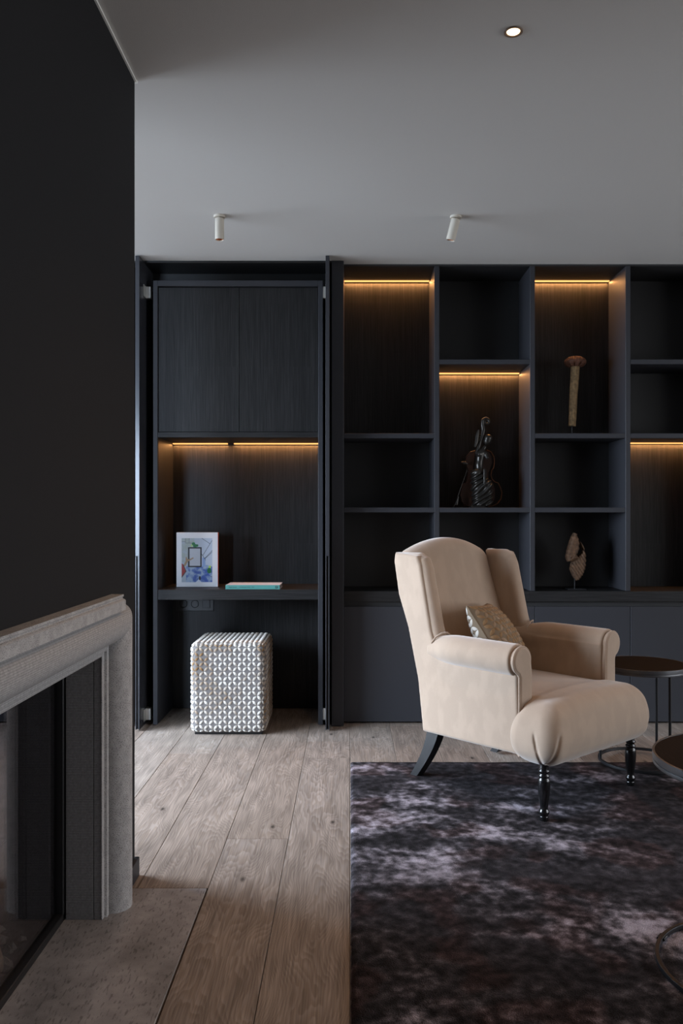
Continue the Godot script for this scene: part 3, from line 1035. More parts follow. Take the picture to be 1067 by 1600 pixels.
func build_rug() -> void:
	var x0 := 0.003
	var x1 := 2.7
	var z0 := -3.852
	var z1 := -0.55
	var nz := FastNoiseLite.new()
	nz.seed = 5
	nz.frequency = 7.0
	nz.fractal_octaves = 3
	var g := G.new(Vector3(1.35, 0, -2.2))
	var nxc := 210
	var nzc := 250
	var hgt := func(x: float, z: float) -> float:
		var e := minf(minf(x - x0, x1 - x), minf(z - z0, z1 - z))
		return 0.0015 + 0.0115 * sqrt(clampf(e / 0.010, 0, 1)) + 0.0022 * nz.get_noise_2d(x, z) * clampf(e / 0.02, 0.3, 1)
	var P := []
	var N := []
	for j in nzc + 1:
		for i in nxc + 1:
			var fx := float(i) / nxc
			var fz := float(j) / nzc
			# finer rows along the edges
			fx = fx + 0.0 if i > 6 else fx * (0.25 + 0.75 * fx * nxc / 6.0)
			fz = fz + 0.0 if j > 6 else fz * (0.25 + 0.75 * fz * nzc / 6.0)
			var x := lerpf(x0, x1, fx) + (0.002 * nz.get_noise_2d(0.3, j * 0.6) if i == 0 else 0.0)
			var z := lerpf(z0, z1, fz) + (0.003 * nz.get_noise_2d(i * 0.6, 0.7) if j == 0 else 0.0)
			P.append(Vector3(x, hgt.call(x, z), z))
			var e := 0.006
			var gx: float = (hgt.call(x + e, z) - hgt.call(x - e, z)) / (2 * e)
			var gz: float = (hgt.call(x, z + e) - hgt.call(x, z - e)) / (2 * e)
			N.append(Vector3(-gx, 1, -gz).normalized())
	for j in nzc:
		for i in nxc:
			var a := j * (nxc + 1) + i
			var q := [a, a + 1, a + nxc + 2, a + nxc + 1]
			for t3 in [[0, 1, 2], [0, 2, 3]]:
				var ia: int = q[t3[0]]
				var ib: int = q[t3[1]]
				var ic: int = q[t3[2]]
				g.tri(P[ia], P[ib], P[ic], N[ia], N[ib], N[ic], Vector2(P[ia].x, P[ia].z), Vector2(P[ib].x, P[ib].z), Vector2(P[ic].x, P[ic].z))
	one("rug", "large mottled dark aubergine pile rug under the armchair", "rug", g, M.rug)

# ---------------------------------------------------------------- armchair
const CH_AT := Vector3(0.7432, 0.0125, -3.5697)
const CH_TURN := 0.7156
func mirror(g: G) -> G:
	var r := G.new()
	for i in range(0, g.v.size(), 3):
		var f := Vector3(-1, 1, 1)
		r.tri(g.v[i] * f, g.v[i + 1] * f, g.v[i + 2] * f, g.n[i] * f, g.n[i + 1] * f, g.n[i + 2] * f)
	return r

func build_armchair() -> void:
	var ch := thing("armchair", "tan velvet wing armchair with rolled arms and black legs on the rug", "armchair", CH_AT, CH_TURN)
	var vel: Material = M.velvet
	# seat: deck between the arms and a full-width rounded front
	var seat := func(p: Vector3) -> float:
		var crown := 0.022 * (1.0 - pow(clampf(p.x / 0.36, -1, 1), 2.0))
		var q := Vector3(p.x, p.y - crown * clampf((p.y - 0.22) / 0.2, 0, 1), p.z)
		# front roll: bulges most at two thirds of its height
		var fy := clampf((q.y - 0.205) / 0.23, 0, 1)
		var bulge := 0.030 * sin(PI * pow(fy, 0.8))
		var a := sd_box(q - Vector3(0, 0.316, 0.312), Vector3(0.335 + bulge, 0.118, 0.085 + bulge), 0.062)
		var b := sd_box(q - Vector3(0, 0.32, 0.0), Vector3(0.262, 0.11, 0.30), 0.03)
		var d := smin(a, b, 0.03)
		# pleats at the two front corners
		var ax := absf(q.x)
		if ax > 0.22 and q.z > 0.22 and q.y < 0.40:
			var ang := atan2(q.z - 0.30, ax - 0.27)
			var hgt := clampf((q.y - 0.21) / 0.14, 0, 1)
			var open := 0.44 * sqrt(hgt)
			var w := minf(absf(ang - 0.80 - open), absf(ang - 0.80 + open)) * 0.11
			d += 0.0085 * exp(-w * w / 0.00005) * (1.0 - smoothstep(0.7, 1.0, hgt)) * smoothstep(0.0, 0.03, Vector2(q.z - 0.30, ax - 0.27).length() - 0.02)
		return d * 0.85
	var g := G.new()
	nets(g, Vector3(-0.40, 0.17, -0.32), Vector3(0.40, 0.48, 0.45), 0.0065, seat)
	part("seat", g, vel, ch)
	# outer side: arm side and wing in one upholstered panel
	var side := PackedVector2Array([Vector2(-0.262, 0.222), Vector2(0.255, 0.232), Vector2(0.245, 0.55), Vector2(-0.18, 0.585), Vector2(-0.212, 0.66), Vector2(-0.275, 0.94), Vector2(-0.295, 0.982), Vector2(-0.435, 0.992), Vector2(-0.44, 0.95), Vector2(-0.412, 0.806), Vector2(-0.352, 0.664), Vector2(-0.292, 0.445)])
	var outer := func(p: Vector3) -> float:
		return extr(sd_poly(Vector2(p.z, p.y), side), p.x + 0.318, 0.026, 0.014) * 0.95
	g = G.new()
	nets(g, Vector3(-0.36, 0.20, -0.47), Vector3(-0.27, 1.02, 0.28), 0.007, outer)
	part("side_panel", g, vel, ch)
	part("side_panel", mirror(g), vel, ch)
	# wing: thick rolled front edge turning inwards
	var wing_poly := PackedVector2Array([Vector2(-0.165, 0.60), Vector2(-0.19, 0.68), Vector2(-0.250, 0.93), Vector2(-0.27, 0.972), Vector2(-0.31, 0.992), Vector2(-0.43, 0.990), Vector2(-0.34, 0.60)])
	var wing := func(p: Vector3) -> float:
		return extr(sd_poly(Vector2(p.z, p.y), wing_poly) , p.x + 0.297, 0.036, 0.033) * 0.95
	g = G.new()
	nets(g, Vector3(-0.36, 0.56, -0.47), Vector3(-0.23, 1.03, -0.13), 0.007, wing)
	part("wing", g, vel, ch)
	part("wing", mirror(g), vel, ch)
	# back cushion with an arched top
	var back := func(p: Vector3) -> float:
		var yy := p.y + 0.055 * pow(p.x / 0.25, 2.0) * smoothstep(0.6, 1.0, p.y)
		var zf: float = lerpf(-0.215, -0.395, clampf((yy - 0.42) / 0.58, 0, 1.1)) - 0.012 * sin(PI * clampf((yy - 0.42) / 0.6, 0, 1)) + 0.012 * (1.0 - pow(clampf(p.x / 0.28, -1, 1), 2))
		var zr: float
		if yy < 0.664: zr = lerpf(-0.275, -0.352, (yy - 0.30) / 0.364)
		else: zr = lerpf(-0.352, -0.475, clampf((yy - 0.664) / 0.3, 0, 1.2))
		var zc := (zf + zr) * 0.5
		var hz := (zf - zr) * 0.5
		var q := Vector3(p.x, yy - 0.70, p.z - zc)
		var hx := 0.285
		return sd_box(q, Vector3(hx, 0.352, hz), minf(0.045, hz * 0.95)) * 0.8
	g = G.new()
	nets(g, Vector3(-0.30, 0.33, -0.55), Vector3(0.30, 1.09, -0.17), 0.0085, back)
	part("back", g, vel, ch)
	# outside back
	g = G.new()
	var ob := PackedVector2Array([Vector2(-0.24, 0.222), Vector2(-0.25, 0.30), Vector2(-0.34, 0.62), Vector2(-0.41, 0.90), Vector2(-0.44, 0.93), Vector2(-0.352, 0.60), Vector2(-0.29, 0.40), Vector2(-0.262, 0.222)])
	g.prism(Vector3(-0.31, 0, 0), Vector3.BACK, Vector3.UP, Vector3(0.62, 0, 0), ob)
	part("outside_back", g, vel, ch)
	# arm: scroll roll over a thin upright
	var arm := func(p: Vector3) -> float:
		var tz := smoothstep(-0.24, -0.06, p.z)
		var cx := lerpf(-0.292, -0.322, tz)
		var cy := lerpf(0.582, 0.594, tz)
		var roll := Vector2(p.x - cx, p.y - cy).length() - lerpf(0.055, 0.063, tz)
		var up := maxf(absf(p.x + 0.288) - 0.030, absf(p.y - 0.48) - 0.11)
		var d2 := smin(roll, up, 0.02)
		return extr(d2, p.z - 0.0, 0.236, 0.012) * 0.9
	g = G.new()
	nets(g, Vector3(-0.40, 0.36, -0.25), Vector3(-0.235, 0.68, 0.26), 0.006, arm)
	part("arm", g, vel, ch)
	part("arm", mirror(g), vel, ch)
	# front facing of the arm with piping round it
	var out := PackedVector2Array()
	out.append(Vector2(-0.336, 0.225))
	out.append(Vector2(-0.336, 0.530))
	for i in 19:
		var a := deg_to_rad(248.0 - i * 260.0 / 18.0)
		out.append(Vector2(-0.322 + cos(a) * 0.054, 0.594 + sin(a) * 0.054))
	out.append(Vector2(-0.264, 0.54))
	out.append(Vector2(-0.264, 0.225))
	var front := func(p: Vector3) -> float:
		return extr(sd_poly(Vector2(p.x, p.y), out), p.z - 0.245, 0.013, 0.009) * 0.95
	g = G.new()
	nets(g, Vector3(-0.40, 0.20, 0.22), Vector3(-0.24, 0.67, 0.27), 0.005, front)
	for s in 2:
		var af := part("arm_front", g if s == 0 else mirror(g), vel, ch)
		var pg := G.new()
		var path := PackedVector3Array()
		for i in range(0, out.size()):
			path.append(Vector3(out[i].x, out[i].y, 0.2505))
		pg.tube(path, 0.0042, 7)
		part("piping", pg if s == 0 else mirror(pg), vel, af)
	# piping where wing meets arm
	g = G.new()
	g.tube(PackedVector3Array([Vector3(-0.346, 0.612, -0.205), Vector3(-0.338, 0.640, -0.185), Vector3(-0.318, 0.656, -0.168), Vector3(-0.292, 0.655, -0.160), Vector3(-0.262, 0.635, -0.160), Vector3(-0.256, 0.60, -0.165)]), 0.0038, 7)
	part("seam_cord", g, vel, ch)
	part("seam_cord", mirror(g), vel, ch)
	# turned front legs
	var hs := 0.203
	var lp := PackedVector2Array()
	for q in [[0.0, 0.0145], [0.01, 0.0155], [0.07, 0.0165], [0.085, 0.0165], [0.10, 0.014], [0.12, 0.0175], [0.15, 0.0205], [0.18, 0.0198], [0.21, 0.0165], [0.245, 0.0148], [0.30, 0.0165], [0.40, 0.0195], [0.52, 0.0222], [0.64, 0.0236], [0.74, 0.0230], [0.785, 0.0205], [0.795, 0.0178], [0.81, 0.0178], [0.83, 0.0208], [0.85, 0.0208], [0.865, 0.0175], [0.89, 0.0165], [0.905, 0.019], [0.925, 0.0218], [0.945, 0.0205], [0.955, 0.0175], [1.06, 0.0175]]:
		lp.append(Vector2(q[1], q[0] * hs))
	for s in [-1.0, 1.0]:
		g = G.new()
		g.lathe(Vector3(s * 0.309, 0, 0.345), lp, 24)
		part("leg", g, M.ebony, ch, "turned black front leg")
	# sabre back legs
	var bl := PackedVector2Array()
	for i in 9:
		var q := i / 8.0
		bl.append(Vector2(lerpf(-0.272, -0.378, pow(q, 1.6)), lerpf(0.24, 0.0, q)))
	for i in 9:
		var q := 1.0 - i / 8.0
		bl.append(Vector2(lerpf(-0.205, -0.340, pow(q, 1.45)), lerpf(0.24, 0.0, q)))
	for s in [-1.0, 1.0]:
		g = G.new()
		g.prism(Vector3(s * 0.277 - 0.022, 0, 0), Vector3.BACK, Vector3.UP, Vector3(0.044, 0, 0), bl, 0.002)
		part("leg", g, M.black, ch, "curved black back leg")

# ---------------------------------------------------------------- petals
func petals(g: G, n1: int, n2: int, p: float, at: Callable, tan_share: Callable, lift: float, wide := 0.265) -> void:
	# lens-shaped raised petals at 45 degrees, alternating; at(a, b, h) gives the point h above the cloth
	for i in n1:
		for j in n2:
			var cx := (i - (n1 - 1) / 2.0) * p
			var cy := (j - (n2 - 1) / 2.0) * p
			var sg := 1.0 if (i + j) % 2 == 0 else -1.0
			var tn: float = tan_share.call(cx, cy)
			var k := clampf(tn + rng.randf_range(-0.22, 0.22), 0, 1)
			g.tint = Color(0.63, 0.605, 0.56).lerp(Color(0.24, 0.14, 0.062), k)
			var L := p * 0.65
			var W := p * wide
			var ax := Vector2(1, sg).normalized()
			var ay := Vector2(-ax.y, ax.x)
			var rim := []
			for q in 12:
				var a := TAU * q / 12.0
				var s := cos(a)
				var lat := (1.0 - s * s) * W * (1.0 if sin(a) >= 0 else -1.0)
				rim.append(Vector2(cx, cy) + ax * s * L + ay * lat)
			var top: Vector3 = at.call(cx, cy, lift)
			for q in 12:
				var r0: Vector2 = rim[q]
				var r1: Vector2 = rim[(q + 1) % 12]
				var i0: Vector2 = r0.lerp(Vector2(cx, cy), 0.3)
				var i1: Vector2 = r1.lerp(Vector2(cx, cy), 0.3)
				var A: Vector3 = at.call(r0.x, r0.y, -0.0004)
				var B: Vector3 = at.call(r1.x, r1.y, -0.0004)
				var Cc: Vector3 = at.call(i0.x, i0.y, lift * 0.8)
				var D: Vector3 = at.call(i1.x, i1.y, lift * 0.8)
				var up: Vector3 = (at.call(cx, cy, 0.02) - top).normalized()
				var o0: Vector3 = (up * 0.8 + (A - top).normalized() * 0.6).normalized()
				var o1: Vector3 = (up * 0.8 + (B - top).normalized() * 0.6).normalized()
				var m0: Vector3 = (up * 0.9 + (A - top).normalized() * 0.3).normalized()
				var m1: Vector3 = (up * 0.9 + (B - top).normalized() * 0.3).normalized()
				g.tri(A, B, D, o0, o1, m1)
				g.tri(A, D, Cc, o0, m1, m0)
				g.tri(Cc, D, top, m0, m1, up)

func build_stool() -> void:
	var lo := Vector3(-0.8485, 0.008, -4.753)
	var hi := Vector3(-0.4475, 0.4905, -4.353)
	var base := Vector3((lo.x + hi.x) / 2, 0, (lo.z + hi.z) / 2)
	var st := thing("pouffe", "cube stool covered in cream and tan petal patterned velvet under the desk", "stool", base)
	var ctr := (lo + hi) / 2 - base
	var hf := (hi - lo) / 2
	var r := 0.034
	var g := G.new()
	nets(g, ctr - hf - Vector3.ONE * 0.02, ctr + hf + Vector3.ONE * 0.02, 0.012, func(p: Vector3) -> float: return sd_box(p - ctr, hf, r))
	part("body", g, M.weave, st)
	# project a point of a flat face on to the rounded box
	var wrap := func(q: Vector3, h: float) -> Vector3:
		var inn := (q - ctr).clamp(-hf + Vector3.ONE * r, hf - Vector3.ONE * r)
		var d := (q - ctr) - inn
		return ctr + inn + d.normalized() * (r + h)
	var pg := G.new()
	pg.tinted = true
	var p := 0.0257
	var blot := FastNoiseLite.new()
	blot.seed = 4
	blot.frequency = 6.0
	for f in 5:
		var nrm: Vector3 = [Vector3.BACK, Vector3.RIGHT, Vector3.LEFT, Vector3.FORWARD, Vector3.UP][f]
		var a: Vector3 = [Vector3.RIGHT, Vector3.FORWARD, Vector3.BACK, Vector3.LEFT, Vector3.RIGHT][f]
		var b: Vector3 = [Vector3.UP, Vector3.UP, Vector3.UP, Vector3.UP, Vector3.FORWARD][f]
		var ha := absf(a.dot(hf))
		var hb := absf(b.dot(hf))
		var n1 := int(round(2 * ha / p))
		var n2 := int(round(2 * hb / p))
		var at := func(x: float, y: float, h: float) -> Vector3:
			var q: Vector3 = ctr + nrm * absf(nrm.dot(hf)) + a * clampf(x, -ha + 0.002, ha - 0.002) + b * clampf(y, -hb + 0.002, hb - 0.002)
			return wrap.call(q, h)
		var tn := func(x: float, y: float) -> float:
			var e := smoothstep(0.16, -0.16, x + 0.10 * sin(y * 14.0)) * smoothstep(-0.30, 0.16, y) if f == 0 else 0.15
			if f == 0: e = maxf(e, smoothstep(0.13, 0.19, x) * smoothstep(0.0, 0.2, y) * 0.8)
			if f == 1: e = 0.75
			if f == 4: e = 0.1
			return clampf(e * 0.95 + blot.get_noise_2d(x + f * 3.0, y) * 0.7, 0, 1)
		petals(pg, n1, n2, p * 1.0, at, tn, 0.0035)
	part("petal_cover", pg, M.petal, st, "raised cream and tan velvet petals", "stuff")
	bpart("foot", base + Vector3(-0.18, 0.0002, -0.18), base + Vector3(0.18, 0.012, 0.18), M.black, st)

func build_pillow() -> void:
	var hw := 0.185
	var at := Transform3D(Basis(Vector3.UP, CH_TURN + 0.50) * Basis(Vector3.RIGHT, -0.58) * Basis(Vector3.BACK, -0.08), Vector3.ZERO)
	var base := CH_AT + Basis(Vector3.UP, CH_TURN) * Vector3(-0.02, 0.435, -0.10)
	var pw := thing("throw_pillow", "small throw pillow with tan petal pattern propped in the armchair", "pillow", base)
	at.origin = Vector3(0, 0.165, 0)
	var thick := func(x: float, y: float) -> float:
		var a := clampf(1.0 - pow(absf(x) / hw, 2.4), 0, 1)
		var b := clampf(1.0 - pow(absf(y) / hw, 2.4), 0, 1)
		return 0.003 + 0.078 * pow(a * b, 0.55)
	var inset := func(x: float, y: float) -> Vector2:
		return Vector2(x * (1.0 - 0.07 * (1.0 - pow(absf(y) / hw, 2.0))), y * (1.0 - 0.07 * (1.0 - pow(absf(x) / hw, 2.0))))
	var g := G.new()
	var n := 28
	for s in [-1.0, 1.0]:
		var P := func(i: int, j: int) -> Vector3:
			var x := (i * 2.0 / n - 1.0)
			var y := (j * 2.0 / n - 1.0)
			x = signf(x) * (1.0 - pow(1.0 - absf(x), 1.4)) * hw
			y = signf(y) * (1.0 - pow(1.0 - absf(y), 1.4)) * hw
			var q: Vector2 = inset.call(x, y)
			return at * Vector3(q.x, q.y, s * thick.call(x, y))
		for i in n:
			for j in n:
				var q := [P.call(i, j), P.call(i + 1, j), P.call(i + 1, j + 1), P.call(i, j + 1)]
				var nn := []
				for w in [[i, j], [i + 1, j], [i + 1, j + 1], [i, j + 1]]:
					var dx: Vector3 = P.call(mini(w[0] + 1, n), w[1]) - P.call(maxi(w[0] - 1, 0), w[1])
					var dy: Vector3 = P.call(w[0], mini(w[1] + 1, n)) - P.call(w[0], maxi(w[1] - 1, 0))
					nn.append(dx.cross(dy).normalized() * s)
				g.tri(q[0], q[1], q[2], nn[0], nn[1], nn[2])
				g.tri(q[0], q[2], q[3], nn[0], nn[2], nn[3])
	part("cover", g, M.pillow_weave, pw)
	var pg := G.new()
	pg.tinted = true
	for s in [-1.0, 1.0]:
		var f := func(x: float, y: float, h: float) -> Vector3:
			x = clampf(x, -hw * 0.99, hw * 0.99)
			y = clampf(y, -hw * 0.99, hw * 0.99)
			var q: Vector2 = inset.call(x, y)
			var e := 0.002
			var tx: float = (thick.call(x + e, y) - thick.call(x - e, y)) / (2 * e)
			var ty: float = (thick.call(x, y + e) - thick.call(x, y - e)) / (2 * e)
			var nn := Vector3(-tx, -ty, 1.0).limit_length(6.0).normalized() * (h + 0.0006)
			return at * Vector3(q.x + nn.x, q.y + nn.y, s * (thick.call(x, y) + nn.z))
		petals(pg, 14, 14, 0.0262, f, func(_x: float, _y: float) -> float: return 1.05 if s > 0 else 0.15, 0.0028, 0.31)
	part("petal_cover", pg, M.petal, pw, "raised tan and cream velvet petals", "stuff")
	var sg := G.new()
	var path := PackedVector3Array()
	for q in 48:
		var e := q / 12
		var u := (q % 12) / 12.0 * 2.0 - 1.0
		var c: Vector2 = [Vector2(u, -1), Vector2(1, u), Vector2(-u, 1), Vector2(-1, -u)][e] * hw
		var i2: Vector2 = inset.call(c.x, c.y)
		path.append(at * Vector3(i2.x, i2.y, 0))
	sg.tube(path, 0.0036, 6, true)
	part("piping", sg, M.pillow_weave, pw)

# ---------------------------------------------------------------- tables
func side_table(label: String, at: Vector3, h: float, r: float, angles: Array, tabs: Array) -> void:
	var t := thing("side_table", label, "table", at, 0.0, "round black side tables")
	var g := G.new()
	g.lathe(Vector3(0, 0, 0), PackedVector2Array([Vector2(0.0005, h), Vector2(r - 0.006, h)]), 72)
	part("table_top", g, M.table_wood, t, "dark brown wood top")
	g = G.new()
	g.lathe(Vector3.ZERO, PackedVector2Array([Vector2(r - 0.006, h), Vector2(r - 0.0055, h + 0.0012), Vector2(r - 0.001, h + 0.0012), Vector2(r, h), Vector2(r, h - 0.015), Vector2(r - 0.0006, h - 0.0155)]), 72)
	g.lathe(Vector3.ZERO, PackedVector2Array([Vector2(r - 0.003, h - 0.0155), Vector2(r - 0.003, h - 0.0185)]), 72)
	g.lathe(Vector3.ZERO, PackedVector2Array([Vector2(r - 0.003, h - 0.0185), Vector2(r - 0.0005, h - 0.0187), Vector2(r - 0.0005, h - 0.027), Vector2(r - 0.002, h - 0.028), Vector2(r - 0.02, h - 0.028), Vector2(0.0005, h - 0.028)]), 72)
	part("rim", g, M.rim, t)
	g = G.new()
	var rr := r - 0.012
	g.lathe(Vector3.ZERO, PackedVector2Array([Vector2(rr + 0.006, 0.0005), Vector2(rr + 0.006, 0.011), Vector2(rr + 0.0045, 0.0125), Vector2(rr - 0.0045, 0.0125), Vector2(rr - 0.006, 0.011), Vector2(rr - 0.006, 0.0005)]), 96)
	var ring := part("base_ring", g, M.black_metal, t)
	for a in tabs:
		g = G.new()
		for s in [-1.0, 1.0]:
			var q := PackedVector3Array()
			for i in 5:
				var b: float = deg_to_rad(a + (i - 2) * 1.5)
				q.append(Vector3(cos(b) * (rr + s * 0.007), 0.0075, -sin(b) * (rr + s * 0.007)))
			g.tube(q, 0.0042, 6)
		part("glide", g, M.black_metal, ring)
	for a in angles:
		g = G.new()
		var b: float = deg_to_rad(a)
		var c := Vector3(cos(b) * rr, 0, -sin(b) * rr)
		g.tube(PackedVector3Array([c + Vector3.UP * 0.008, c + Vector3.UP * (h - 0.027)]), 0.0062, 10)
		part("leg", g, M.black_metal, t)

func build_tables() -> void:
	M.table_wood = M.veneer.duplicate()
	M.table_wood.albedo_color = Color(0.15, 0.10, 0.085)
	M.table_wood.roughness = 0.65
	M.table_wood.metallic_specular = 0.25
	side_table("round black side table behind the armchair, farther from the viewer", Vector3(1.373, 0.0135, -3.85), 0.4605, 0.205, [177.0, 50.0, -72.0], [])
	side_table("round black side table cut off by the right edge, nearer the viewer", Vector3(1.043, 0.0152, -2.07), 0.5393, 0.262, [0.0, 72.0, -72.0], [141.0, 215.0])

# ---------------------------------------------------------------- lamps
func build_lamps() -> void:
	var copper := mat(Color(0.75, 0.45, 0.25), 0.35, 0.6)
	var P := [["white tube spotlight pointing straight down over the open cupboard", Vector3(X(343, 3.853), H, -3.853), 0.0], ["white tube spotlight tilted aside over the bookcase", Vector3(X(712, 3.86), H, -3.86), 1.0]]
	for q in P:
		var t := thing("ceiling_spotlight", q[0], "spotlight", q[1], 0.0, "white tube spotlights on the ceiling")
		var tilt := Basis(Vector3.BACK, -0.24 * q[2]) * Basis(Vector3.RIGHT, 0.12 * q[2])
		var g := G.new()
		g.lathe(Vector3.ZERO, PackedVector2Array([Vector2(0.027, 0), Vector2(0.027, -0.008), Vector2(0.0255, -0.0095), Vector2(0.0005, -0.0095)]), 28)
		part("ceiling_plate", g, M.white, t)
		g = G.new()
		g.tube(PackedVector3Array([Vector3(0, -0.008, 0), Vector3(0, -0.03, 0)]), 0.007, 10)
		part("joint", g, M.white, t)
		g = G.new()
		var o := Vector3(0, -0.014, 0)
		g.lathe(o, PackedVector2Array([Vector2(0.0005, 0.0), Vector2(0.0195, 0.0), Vector2(0.0212, -0.002), Vector2(0.0212, -0.098), Vector2(0.0200, -0.1), Vector2(0.0188, -0.098), Vector2(0.0188, -0.06)]), 32, tilt)
		part("tube_shade", g, M.white, t)
		g = G.new()
		g.lathe(o, PackedVector2Array([Vector2(0.0187, -0.095), Vector2(0.015, -0.07), Vector2(0.0005, -0.06)]), 28, tilt)
		part("reflector", g, copper, t, "copper coloured reflector")
	# recessed downlight, lit
	var d := thing("recessed_downlight", "small glowing round downlight recessed in the ceiling near the viewer", "downlight", Vector3(X(802, 2.385), H, -2.385))
	var g := G.new()
	g.lathe(Vector3.ZERO, PackedVector2Array([Vector2(0.0275, -0.0005), Vector2(0.0275, -0.003), Vector2(0.026, -0.004), Vector2(0.0205, -0.003), Vector2(0.019, -0.0005)]), 36)
	part("rim", g, mat(Color(0.50, 0.42, 0.36), 0.5), d)
	g = G.new()
	g.lathe(Vector3.ZERO, PackedVector2Array([Vector2(0.0005, -0.0025), Vector2(0.017, -0.0025), Vector2(0.019, -0.001)]), 28)
	part("lens", g, glow(Color(1.0, 0.86, 0.66), 6.0), d)
	var l := SpotLight3D.new()
	l.name = "downlight_beam"
	d.add_child(l, true)
	l.position = Vector3(0, -0.008, 0)
	l.basis = Basis.looking_at(Vector3.DOWN, Vector3.FORWARD)
	l.spot_angle = 62.0
	l.spot_angle_attenuation = 0.8
	l.spot_range = 12.0
	l.spot_attenuation = 2.0
	l.light_color = Color(1.0, 0.78, 0.55)
	l.light_energy = SPOT
	l.light_size = 0.018
	l.shadow_enabled = true

# ---------------------------------------------------------------- books
func build_books() -> void:
	# cover picture: plain blocks of colour
	var w := 144
	var h := 200
	var im := Image.create(w, h, false, Image.FORMAT_RGB8)
	var nz := FastNoiseLite.new()
	nz.seed = 12
	nz.frequency = 0.03
	var line := func(p: Vector2, a: Vector2, b: Vector2) -> float:
		return p.distance_to(Geometry2D.get_closest_point_to_segment(p, a, b))
	for y in h:
		for x in w:
			var p := Vector2(x, y)
			var n := nz.get_noise_2d(x, y)
			var c := Color(0.66, 0.70, 0.75).lerp(Color(0.76, 0.80, 0.87), x / 144.0)
			if x < 60 and y < 110: c = c.lerp(Color(0.62, 0.66, 0.60), clampf(0.5 + n, 0, 0.6))
			if y > 125 + 12 * n and x > 20 and (x - 60) * 0.35 < (y - 100) :
				c = Color(0.62, 0.70, 0.80).lerp(Color(0.24, 0.36, 0.68), clampf(0.45 + n * 1.6 + (x - 80) * 0.004, 0, 1))
			if x > 96 and x < 112 and y > 88 and y < 130: c = Color(0.55, 0.65, 0.82)
			if Geometry2D.is_point_in_polygon(p, PackedVector2Array([Vector2(66, 199), Vector2(80, 186), Vector2(92, 199)])): c = Color(0.85, 0.88, 0.94)
			if ((p - Vector2(85, 181)) / Vector2(5, 9)).length() < 1: c = Color(0.10, 0.12, 0.16)
			for s in [[Vector2(94, 0), Vector2(133, 25)], [Vector2(144, 8), Vector2(99, 78)], [Vector2(144, 55), Vector2(108, 92)], [Vector2(144, 62), Vector2(110, 92)], [Vector2(94, 72), Vector2(112, 100)], [Vector2(0, 16), Vector2(18, 16)], [Vector2(18, 0), Vector2(18, 22)], [Vector2(18, 22), Vector2(48, 22)], [Vector2(35, 0), Vector2(35, 20)], [Vector2(134, 156), Vector2(144, 153)], [Vector2(134, 174), Vector2(144, 175)]]:
				if line.call(p, s[0], s[1]) < 0.8: c = Color(0.16, 0.18, 0.24)
			if x > 29 and x < 94 and y > 40 and y < 132:
				c = Color(0.07, 0.08, 0.12)
			if x > 36 and x < 88 and y > 46 and y < 126: c = Color(0.74, 0.76, 0.80)
			for b in [[Vector2(55, 25), Vector2(8, 7)], [Vector2(62, 34), Vector2(9, 8)], [Vector2(71, 33), Vector2(7, 6)], [Vector2(129, 147), Vector2(10, 13)]]:
				if ((p - b[0]) / b[1]).length() < 1: c = Color(0.05, 0.42, 0.22)
			if ((p - Vector2(132, 130)) / Vector2(6, 6)).length() < 1: c = Color(0.72, 0.86, 0.36)
			if ((p - Vector2(47, 33)) / Vector2(4, 5)).length() < 1: c = Color(0.66, 0.80, 0.45)
			if line.call(p, Vector2(14, 122), Vector2(28, 97)) < 5 or line.call(p, Vector2(26, 104), Vector2(53, 90)) < 3 or line.call(p, Vector2(22, 100), Vector2(21, 88)) < 3: c = Color(0.62, 0.52, 0.40)
			var red := PackedVector2Array([Vector2(-4, 112), Vector2(8, 119), Vector2(22, 150), Vector2(0, 180)])
			if Geometry2D.is_point_in_polygon(p, red):
				c = Color(0.60, 0.06, 0.05)
				if line.call(p, red[1], red[2]) < 3 or line.call(p, red[2], red[3]) < 3: c = Color(0.06, 0.05, 0.07)
			im.set_pixel(x, y, c)
	var pic := mat(Color.WHITE, 0.5)
	pic.albedo_texture = ImageTexture.create_from_image(im)
	pic.texture_repeat = false
	var white := mat(Color(0.90, 0.90, 0.92), 0.5)
	var paper := mat(Color(0.86, 0.84, 0.80), 0.85)
	var orange := mat(Color(0.72, 0.30, 0.10), 0.6)
	var base := Vector3(-0.884, 0.7555, -4.745)
	var bk := thing("upright_book", "white art book standing upright on the desk with a painted cover", "book", base, deg_to_rad(3.0))
	var W := 0.2375
	var HH := 0.3145
	var T := 0.036
	var g := G.new()
	g.box(Vector3(-W / 2, 0, -0.003), Vector3(W / 2, HH, 0), 0.0008)
	g.box(Vector3(-W / 2, 0, -T), Vector3(W / 2, HH, -T + 0.003), 0.0008)
	part("cover", g, white, bk)
	g = G.new()
	g.box(Vector3(-W / 2 + 0.004, 0.003, -T + 0.003), Vector3(W / 2 - 0.003, HH - 0.003, -0.003), 0.0)
	part("pages", g, paper, bk)
	g = G.new()
	g.box(Vector3(W / 2 - 0.003, 0, -T), Vector3(W / 2 + 0.0012, HH, -0.0005), 0.001)
	var spine := part("spine", g, orange, bk, "orange spine")
	g = G.new()
	for k in 5:
		g.box(Vector3(W / 2 + 0.001, HH - 0.03 - k * 0.008, -T * 0.68), Vector3(W / 2 + 0.0016, HH - 0.025 - k * 0.008, -T * 0.32), 0.0)
	part("lettering", g, M.dark_brown, spine, "", "stuff")
	g = G.new()
	var x0 := -W / 2 + W * 0.125
	var x1 := W / 2 - W * 0.135
	var y0 := HH * 0.085
	var y1 := HH * 0.895
	var zz := 0.0005
	g.tri(Vector3(x0, y0, zz), Vector3(x1, y0, zz), Vector3(x1, y1, zz), Vector3.BACK, Vector3.BACK, Vector3.BACK, Vector2(0, 1), Vector2(1, 1), Vector2(1, 0))
